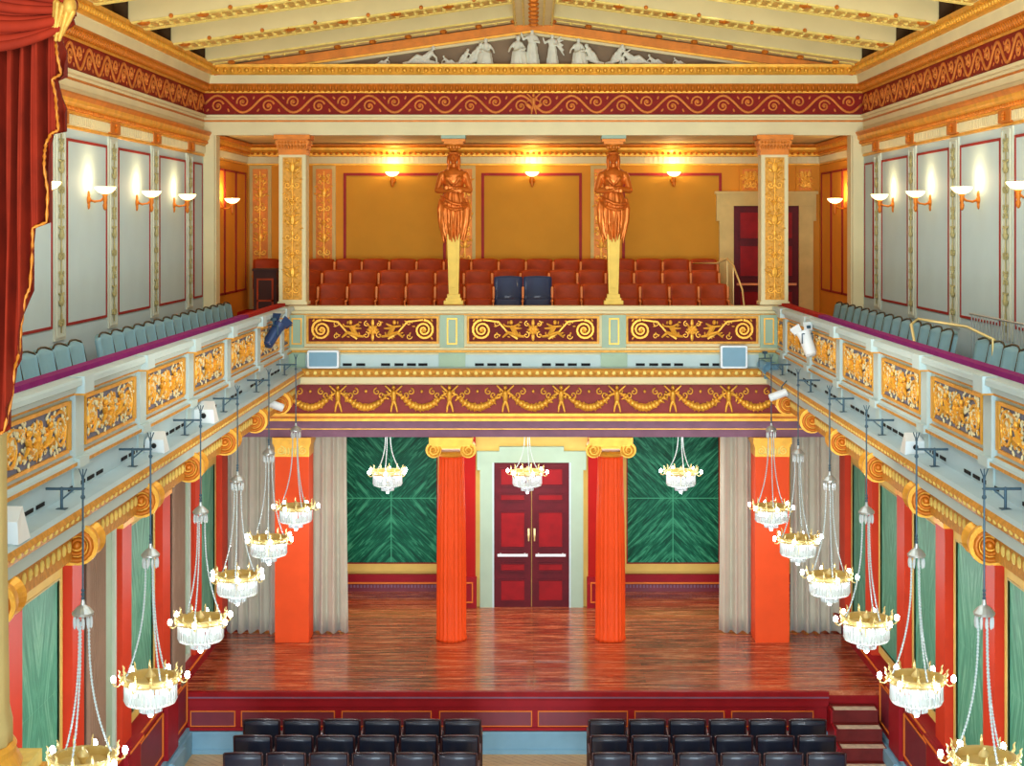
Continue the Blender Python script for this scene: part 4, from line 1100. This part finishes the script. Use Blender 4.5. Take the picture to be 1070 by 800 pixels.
# ================================================================ HALL CHAIRS (backs to the camera, facing the stage)
def hall_chair():
    t = empty('hall_chair'); w = .255
    m = MB(); n = 9; R1 = []
    def sh(off): return [(x, off - .035 * (1 - (x / .22) ** 2), 0) for x in [-.22 + .44 * i / (n - 1) for i in range(n)]]
    vs = []; fs = []
    for q, off in enumerate((0, .03)):
        for z in (.42, .6, .8, .855):
            for i, p in enumerate(sh(off)):
                vs.append((p[0], p[1] + (z - .42) * -.12, z + (.02 * (1 - (p[0] / .22) ** 2) if z > .84 else 0)))
    for q in range(2):
        for j in range(3):
            for i in range(n - 1):
                a = q * 4 * n + j * n + i; fs.append((a, a + 1, a + n + 1, a + n) if q == 0 else (a, a + n, a + n + 1, a + 1))
    for i in range(n - 1): a = 3 * n + i; b = 7 * n + i; fs.append((a, a + 1, b + 1, b)); 
    m.add(vs, fs); m.build('backrest', 'hall_seat', t, True)
    m = MB()
    pts = [(x, -.05 - .035 * (1 - (x / .22) ** 2) + .02, .868 + .02 * (1 - (x / .22) ** 2)) for x in [-.235 + .47 * i / 10 for i in range(11)]]
    m.tube(pts, .014, 6)
    for s in (-1, 1): m.cap((s * .235, -.03, .86), (s * .235, .02, .4), .015)
    m.build('back_frame', 'hall_wood', t, True)
    m = MB(); m.cbox(-.21, .21, .03, .45, .4, .47, .02); m.build('seat', 'hall_seat', t)
    for s in (-1, 1):
        for y0, y1 in ((.02, -.03), (.4, .44)):
            m = MB(); m.cap((s * .235, y0, .42), (s * .235, y1, .015), .018, .014); m.build('leg', 'hall_wood', t, True)
        m = MB(); m.cap((s * .242, .0, .64), (s * .242, .36, .64), .018); m.cap((s * .242, .36, .62), (s * .242, .4, .42), .012); m.build('armrest', 'hall_wood', t, True)
    return t
hc = None
BLK = (('left', -3.84, 1), ('right', .70, 1))
for nm, x0, _ in BLK:
    for r, y in enumerate((21.1, 20.43, 19.76)):
        for c in range(6):
            lb = 'dark blue hall chair, %s block, %s row from the stage, %s from the aisle' % (nm, ORD[r], ORD[5 - c] if nm == 'left' else ORD[c])
            loc = (x0 + .265 + c * .528, y, 0)
            if hc is None: hc = hall_chair(); o = hc; o.location = loc; tag(o, lb, 'chair', 'rows of dark hall chairs facing the stage')
            else: dup(hc, loc, 0, lb)

# ================================================================ GALLERY WOODEN SEATS (facing the hall)
def shell(m, w, z0, z1, y0, th, bow, lean, n=8, crown=.015):
    vs = []; fs = []; zs = [z0, (z0 + z1) / 2, z1 - .03, z1]
    for q in (0, th):
        for z in zs:
            for i in range(n + 1):
                x = -w + 2 * w * i / n; u = 1 - (x / w) ** 2
                k = .94 if z == z1 else 1
                vs.append((x * k, y0 + q + bow * u + (z - z0) * lean, z + (crown * u if z == z1 else 0)))
    k = n + 1; L4 = 4 * k
    for j in range(3):
        for i in range(n):
            a = j * k + i; fs.append((a, a + 1, a + k + 1, a + k)); fs.append((L4 + a, L4 + a + k, L4 + a + k + 1, L4 + a + 1))
        for a in (j * k, j * k + n): fs.append((a, a + k, L4 + a + k, L4 + a))
    for i in range(n): a = 3 * k + i; fs.append((a, a + 1, L4 + a + 1, L4 + a)); fs.append((i, L4 + i, L4 + i + 1, i + 1))
    return m.add(vs, fs)
def gallery_seat(mt='seat_wood', h=.9):
    t = empty('gallery_chair')
    m = MB(); shell(m, .236, .4, h, 0, .025, .04, .12); m.build('backrest', mt, t, True)
    m = MB(); shell(m, .215, .38, .66, -.1, .03, .02, .15); m.build('folded_seat', mt, t, True)
    for s in (1,):
        m = MB(); m.cbox(.225, .25, -.2, .05, 0, .6, .005); m.build('side_standard', 'seat_wood', t)
        m = MB(); m.cap((.238, -.2, .62), (.238, .06, .64), .02, .02); m.box(.228, .25, -.205, -.19, .5, .62); m.cap((.2415, -.04, .68), (.2415, -.02, .84), .02, .022); m.build('armrest', 'seat_wood_tan', t, True)
    return t
gs = gallery_seat(); gb = gallery_seat('seat_blue_dark', 1.02); fg = True; fb = True
for r, (y, z, px0, cnt) in enumerate(((28.3, 5.87, 278, 17), (27.3, 5.7, 292, 16), (26.45, 5.5, 317, 15))):
    x0 = hx(px0, y)
    for c in range(cnt):
        loc = (x0 + c * .483, y, z)
        lb = 'gallery chair, %s row from the parapet, %s from the cabinet end' % (ORD[2 - r], ORD[c])
        if r == 2 and c in (7, 8):
            lb = 'dark blue upholstered ' + lb
            if fb: gb.location = loc; tag(gb, lb, 'seat', 'pair of blue seats in the wooden gallery rows'); fb = False
            else: dup(gb, loc, 0, lb)
        else:
            lb = 'reddish wooden folding ' + lb
            if fg: gs.location = loc; tag(gs, lb, 'seat', 'rows of wooden folding seats in the gallery'); fg = False
            else: dup(gs, loc, 0, lb)
m = MB(); x0, x1 = hx(265, 26.3), hx(289, 26.3); m.box(x0, x1, 26.3, 26.7, 5.5, 6.62); m.box(x0 - .02, x1 + .02, 26.27, 26.7, 6.62, 6.66); m.cur = 1; m.frame_rect(x0 + .05, x1 - .05, 5.6, 6.5, .03, 26.28, 26.3); m.box(x0 + .05, x1 - .05, 26.28, 26.3, 6.12, 6.15)
tag(m.build('wooden_cabinet', ['dark_box', 'seat_wood']), 'dark brown wooden cabinet at the left end of the front gallery row', 'cabinet')
# gallery handrail by the door
t = empty('stair_handrail', (hx(760, 27.4), 27.4, 5.3), 0, 'slim brass handrail at the end of the gallery seats by the door', 'handrail')
for k, (y, z) in enumerate(((0, 1.45), (-.5, 1.38))):
    m = MB(); m.cap((0.04 * k, y, .0), (.04 * k, y, z), .014); m.build('post', 'brass', t, True)
m = MB(); m.tube([(-.5, .9, 1.4), (-.15, .2, 1.42), (0, 0, 1.5), (.04, -.5, 1.4), (.13, -1.0, 1.0), (.16, -1.3, .3)], .016, 6); m.build('rail', 'brass', t, True)

# ================================================================ BLUE BALCONY SEATS
def blue_seat():
    t = empty('balcony_chair')
    m = MB(); shell(m, .243, .42, .8, 0, .07, .03, .18, crown=.03); m.build('backrest', 'seat_blue', t, True)
    m = MB(); m.cbox(-.23, .23, -.42, .0, .4, .5, .03); m.build('seat', 'seat_blue', t)
    m = MB(); m.tube([(.245, .08, .4), (.245, .0, .44), (.245, .075, .78), (.22, .09, .82), (.1, .11, .845), (0, .115, .85), (-.1, .11, .845), (-.22, .09, .82)], .011, 6); m.build('back_frame', 'seat_frame', t, True)
    for s in (-1, 1):
        for y in (-.36, .02):
            m = MB(); m.cap((s * .21, y, .42), (s * .21, y, .012), .014, .012); m.build('leg', 'seat_frame', t, True)
    return t
bs = None
for s, sd, ys in ((-1, 'left', [24.6 - .5 * k for k in range(15)] + [16.45 - .52 * k for k in range(6)] + [12.6 - .52 * k for k in range(5)]),
                  (1, 'right', [24.7 - .5 * k for k in range(14)] + [16.75 - .5 * k for k in range(4)] + [14.3 - .5 * k for k in range(6)])):
    for k, y in enumerate(ys):
        loc = (s * 4.62, y, 5.34); n = k if k < (15 if s < 0 else 14) else k - (15 if s < 0 else 14)
        nz = n
        blk = 'long row' if (k < (15 if s < 0 else 14)) else ('middle' if y > 13.8 and s < 0 or y > 14.8 else 'near') + ' row'
        lb = 'pale blue chair on the %s balcony, %s, %s from the gallery' % (sd, blk, ORD[min(n, 19)])
        if bs is None: bs = blue_seat(); o = bs; o.location = loc; o.rotation_euler.z = PI / 2; tag(o, lb, 'seat', 'pale blue seats along the side balconies')
        else: dup(bs, loc, PI / 2 if s < 0 else -PI / 2, lb)
# bar railing and curved rail on the right balcony
t = empty('balcony_railing', (4.98, 16.0, 5.34), 0, 'pale metal bar railing against the right wall behind the blue balcony seats', 'railing')
m = MB(); m.cap((0, -2.6, 1.02), (0, 2.3, 1.02), .012); m.build('top_rail', 'steel_bar', t, True)
m = MB()
for k in range(42): m.tube([(0, -2.5 + k * .115, 0), (0, -2.5 + k * .115, 1.02)], .008, 5)
m.build('bars', 'steel_bar', t)
t = empty('curved_handrail', (4.1, 17.3, 5.34), 0, 'curved brass handrail rising behind the right balcony cushion', 'handrail')
m = MB(); m.tube([(0, -.3, .1), (0, -.1, .7), (0, .1, .95), (.12, .3, 1.0), (.5, -.3, .95), (.62, -.9, .85)], .016, 6); m.build('rail', 'brass', t, True)
m = MB(); m.cap((.6, -.9, 0), (.6, -.9, .86), .014); m.cap((0, -.3, 0), (0, -.3, .12), .014); m.build('post', 'brass', t, True)

# ================================================================ EQUIPMENT ON THE LEDGES
def speaker(px0, px1, py0, py1, lb):
    y = 24.72; x0, x1 = hx(px0, y), hx(px1, y); z0, z1 = 5.165, hz(py0, y) ; w = (x1 - x0) / 2
    t = empty('ledge_loudspeaker', ((x0 + x1) / 2, y, z0), 0, lb, 'loudspeaker', 'pale loudspeakers on the gallery ledge')
    m = MB(); m.cbox(-w, w, 0, .16, 0, z1 - z0, .02); m.build('case', 'white_metal', t)
    m = MB(); m.cbox(-w + .03, w - .03, -.012, 0, .03, z1 - z0 - .03, .01); m.build('grille', 'skirt_blue', t)
speaker(321, 354, 366, 383, 'pale box loudspeaker on the gallery ledge at the corner away from the door')
speaker(753, 781, 361, 379, 'pale box loudspeaker on the gallery ledge at the corner below the door')
def housing(px, py, Y, sc_, lb, s):
    t = empty('projector_housing', (s * 3.68, Y, 5.155), 0, lb, 'projector', 'white equipment boxes on the balcony ledges')
    m = MB(); a = sc_; m.add([(-a, -a, 0), (a, -a, 0), (a * 1.0, a * 1.2, 0), (-a * 1.0, a * 1.2, 0), (-a * .9, -a * .9, a * 1.3), (a * .9, -a * .9, a * 1.3), (a * .6, a, a * 1.9), (-a * .6, a, a * 1.9)],
                             [(0, 3, 2, 1), (4, 5, 6, 7), (0, 1, 5, 4), (1, 2, 6, 5), (2, 3, 7, 6), (3, 0, 4, 7)]); m.build('case', 'white_metal', t)
    m = MB(); m.lathe([(a * .22, 0), (a * .26, -.02), (a * .2, -.03)], c=(0, -a * .97, a * .75), n=14, axis='y'); m.build('lens', 'black_lens', t)
housing(225, 423, 18.0, .12, 'white projector box on the left balcony ledge, larger and nearer the stage', -1)
housing(164, 453, 15.65, .1, 'white projector box on the left balcony ledge, middle of the hall', -1)
housing(10, 545, 11.2, .12, 'white projector box on the left balcony ledge beside the near gilt column', -1)
housing(952, 456, 15.55, .1, 'white projector box on the right balcony ledge', 1)
def spot(loc, rz, tilt, lb, mt, s=1.0, nm='stage_spotlight'):
    t = empty(nm, loc, rz, lb, 'spotlight')
    m = MB(); m.tube([(0, 0, .0), (0, 0, -.08)], .012, 6); m.tube([(-.1, 0, -.22), (-.1, 0, -.09), (.1, 0, -.09), (.1, 0, -.22)], .01, 6); m.box(-.03, .03, -.03, .03, -.02, .02); m.build('yoke', 'iron', t)
    m = MB(); m.M = frame((0, 0, -.22)) @ Matrix.Rotation(tilt, 4, 'X'); m.lathe([(.05, .18 * s), (.08, .16 * s), (.085, -.1 * s), (.1, -.16 * s), (.09, -.165 * s), (.03, -.12 * s)], n=16, axis='y')
    m.build('lamp_body', mt, t, False)
    m = MB(); m.M = frame((0, 0, -.22)) @ Matrix.Rotation(tilt, 4, 'X')
    for a in (0, PI / 2, PI, 3 * PI / 2):
        Mx = m.M; m.M = Mx @ Matrix.Rotation(a, 4, 'Y'); m.add([(-.07, -.16 * s, .095), (.07, -.16 * s, .095), (.09, -.25 * s, .13), (-.09, -.25 * s, .13), (-.07, -.16 * s, .1), (.07, -.16 * s, .1), (.09, -.25 * s, .135), (-.09, -.25 * s, .135)], [(0, 1, 2, 3), (7, 6, 5, 4), (0, 4, 5, 1), (1, 5, 6, 2), (2, 6, 7, 3), (3, 7, 4, 0)]); m.M = Mx
    m.build('barn_doors', mt, t)
spot((-3.66, 22.55, 6.05), 2.4, -.9, 'dark blue stage spotlight clamped to the left balcony rail near the gallery corner', 'spot_blue', 1.1)
spot((3.64, 21.3, 6.02), -2.5, -1.1, 'pale grey stage spotlight hanging from the right balcony rail near the gallery corner', 'white_metal', 1.0)
spot((3.55, 24.6, 5.42), .3, .2, 'grey blue spotlight standing at the ledge corner beside the right loudspeaker', 'skirt_blue', .8)
def tubespot(loc, rz, lb):
    t = empty('ceiling_spot', loc, rz, lb, 'spotlight', 'small white tubular spotlights')
    m = MB(); m.M = Matrix.Rotation(.35, 4, 'Y'); m.lathe([(.05, -.13), (.055, -.12), (.055, .12), (.045, .13), (.03, .1)], n=16, axis='x'); m.build('lamp_body', 'white_metal', t, False)
    m = MB(); m.tube([(-.05, 0, .0), (-.05, 0, .12), (-.12, 0, .2)], .01, 5); m.build('bracket', 'iron', t)
tubespot((-3.62, 22.4, 4.86), 0, 'small white tubular spotlight under the left balcony edge by the stage opening')
tubespot((3.45, 22.6, 4.98), PI, 'small white tubular spotlight under the right balcony edge by the stage opening')

# ================================================================ NEAR COLUMN AND RED DRAPE (left edge)
YN = 7.0; P = lambda px: (px - CX) * YN / S
Z = lambda py: EYE - (py - 236) * YN / S
cx = (11 - CX) * (YN + .3) / S - .3
t = empty('gilt_column', (cx, YN + .3, 4.7), 0, 'pale gilt column at the left edge, behind the red velvet drape', 'column', None, 'thing')
zb = Z(800) - 4.7; zt = Z(-40) - 4.7
m = MB(); m.lathe([(.3, zb), (.3, zb + .08), (.285, zb + .15), (.275, zb + .9), (.26, zt)], n=40, rmod=lambda a: 1 - .03 * abs(math.cos(a * 10))); m.build('shaft', 'stone_gold', t, True)
m = MB(); m.lathe([(.33, zb - .13), (.34, zb - .1), (.325, zb - .07), (.31, zb - .05), (.315, zb - .02), (.3, zb + .0)], n=36)
m.cur = 1; m.box(-.34, .34, -.34, .34, zb - .2, zb - .13); m.cur = 0; m.box(-.36, .36, -.36, .36, zb - .24, zb - .2); m.cur = 2; m.box(-.34, .34, -.34, .34, 0, zb - .24); m.build('base', ['gold', 'gold_pale', 'balcony_white'], t)
m = MB(); m.box(cx - .5, cx + .37, YN - .1, YN + .9, 3.9, 4.7); tag(m.build('column_pedestal', 'balcony_white'), 'pale pedestal carrying the near gilt column', 'pedestal')
# drape
dr = empty('velvet_drape', (P(0), YN - .35, Z(40)), 0, 'tall red velvet drape with gold fringe gathered at the left edge', 'drape')
YD_ = YN - .35; KX = YD_ / S; dr.location = ((0 - CX) * KX, YD_, EYE + 196 * KX)
edge = [(34, 60), (45, 61), (60, 64), (78, 67), (84, 59), (100, 60), (118, 64), (136, 63), (140, 56), (150, 53), (160, 49), (175, 50), (200, 52), (232, 51), (238, 38), (262, 36), (300, 35), (312, 30), (340, 27), (368, 25), (385, 17), (417, 14), (450, 6), (456, -2)]
def ex(py):
    for (a, xa_), (b, xb_) in zip(edge, edge[1:]):
        if a <= py <= b: return xa_ + (xb_ - xa_) * (py - a) / (b - a)
    return edge[-1][1]
m = MB(); V = []; F = []; NU = 130; rows = []
for py, _ in edge: rows.append(py)
rows = sorted(set(rows + list(range(40, 450, 12))))
for side in (0, 1):
    for py in rows:
        e = ex(py); l = -70
        for i in range(NU + 1):
            px = min(l + i * (70 + 68) / NU, e); u = 0
            fold = .045 * math.sin(px * .42 + .8 * math.sin(py * .009)) + .025 * math.sin(px * .83 + py * .004) + .03 * math.sin(px * .12 + py * .006)
            V.append((px * KX, fold * (1 if u < .97 else .5) + side * .015, (40 - py) * KX))
q = len(rows) * (NU + 1)
for j in range(len(rows) - 1):
    for i in range(NU):
        a = j * (NU + 1) + i; F.append((a, a + 1, a + NU + 2, a + NU + 1)); F.append((q + a, q + a + NU + 1, q + a + NU + 2, q + a + 1))
    a = j * (NU + 1) + NU; F.append((a, a + NU + 1, q + a + NU + 1, q + a))
m.add(V, F); m.build('tail', 'velvet_red', dr, True)
m = MB(); pts = [(x * KX - .004, -.03 + .02 * math.sin(y * .2), (40 - y) * KX) for y, x in edge[1:]]
pp_ = []
for a, b in zip(pts, pts[1:]):
    for k in range(4): pp_.append(tuple(a[i] + (b[i] - a[i]) * k / 4 for i in range(3)))
m.tube(pp_, [.004 + .004 * (i % 2) for i in range(len(pp_))], 6); m.build('gold_fringe', 'gold_deep', dr, True)
# swag across the top: gathered sausage folds sweeping to the tie point
m = MB()
for k in range(11):
    t_ = k / 10
    y0_, x1_, y1_ = -60 + t_ * 92, 84 - 6 * t_ * t_, 2 + 26 * t_
    pts = []; rs = []
    for i in range(17):
        u = i / 16; px = -80 + (x1_ + 80) * u
        py = y0_ + (y1_ - y0_) * u + 22 * math.sin(PI * u) * (.4 + t_ * .6)
        pts.append((px * KX, -.12 - .02 * math.sin(k * 2.1) + .06 * u, (40 - py) * KX)); rs.append((.034 - .017 * u) * (1 + .15 * math.sin(k)))
    m.tube(pts, rs, 10)
m.build('swag', 'velvet_red', dr, True)
m = MB()
for k in range(8): m.cap(((66 + k * 2.6) * KX, -.1 - .012 * (k % 2), (40 - (6 + k * 1.5)) * KX), ((62 + k * 1.2) * KX, -.08, (40 - (34 + (k % 3) * 5)) * KX), .013, .008, 6)
m.ell((80 * KX, -.1, 30 * KX), (.03, .03, .04), 10, 7); m.build('gold_tie', 'old_gold', dr, True)

# ================================================================ CAMERA AND LIGHT
cam = bpy.data.cameras.new('camera'); co = bpy.data.objects.new('camera', cam); COL.objects.link(co)
co.location = (0, 0, EYE); co.rotation_euler = (PI / 2, 0, 0); cam.sensor_width = 36; cam.lens = S / 1070 * 36
cam.shift_x = -(CX - 535) / 1070; cam.shift_y = -(400 - 236) / 1070; cam.clip_start = .05; cam.clip_end = 200
bpy.context.scene.camera = co
sc = bpy.context.scene
w = bpy.data.worlds.new('world'); sc.world = w; w.use_nodes = True
bg = w.node_tree.nodes['Background']; bg.inputs[0].default_value = (.8, .9, 1, 1); bg.inputs[1].default_value = .9
# unseen area lights added behind the camera, standing in for assumed daylight
area('assumed_daylight_fill', (0, -9, 9.5), (math.radians(82), 0, 0), 10, 5, 2400, (.9, .96, 1))
area('assumed_daylight_fill', (0, -9, 2.5), (math.radians(92), 0, 0), 10, 5, 4600, (.62, .85, 1))
# assumed warm gallery light, and fill lights added for hall and stage
area('hall_downward_fill', (0, 16, 10.2), (0, 0, 0), 5, 12, 380, (.84, .93, 1))  # unseen fill added to brighten side walls and balconies
area('assumed_gallery_light', (0, 26.6, 8.78), (math.radians(8), 0, 0), 8, 1.0, 60, (1, .7, .36))  # unseen source under the gallery ceiling, assumed from its warm light
area('hall_upward_fill', (0, 15, 5.5), (math.radians(150), 0, 0), 6, 6, 240, (1, .9, .74))  # unseen uplight added in mid-hall to brighten the ceiling
area('stage_fill', (0, 26.3, 4.0), (math.radians(-5), 0, 0), 7, 1.2, 130, (1, .96, .9))  # unseen fill added to brighten the stage boards
vs_ = sc.view_settings; vs_.view_transform = 'Standard'; vs_.look = 'None'; vs_.gamma = 1; vs_.exposure = -.22; vs_.use_curve_mapping = False
sc.cycles.use_denoising = True
sc.cycles.max_bounces = 8; sc.cycles.diffuse_bounces = 4; sc.cycles.sample_clamp_indirect = 6
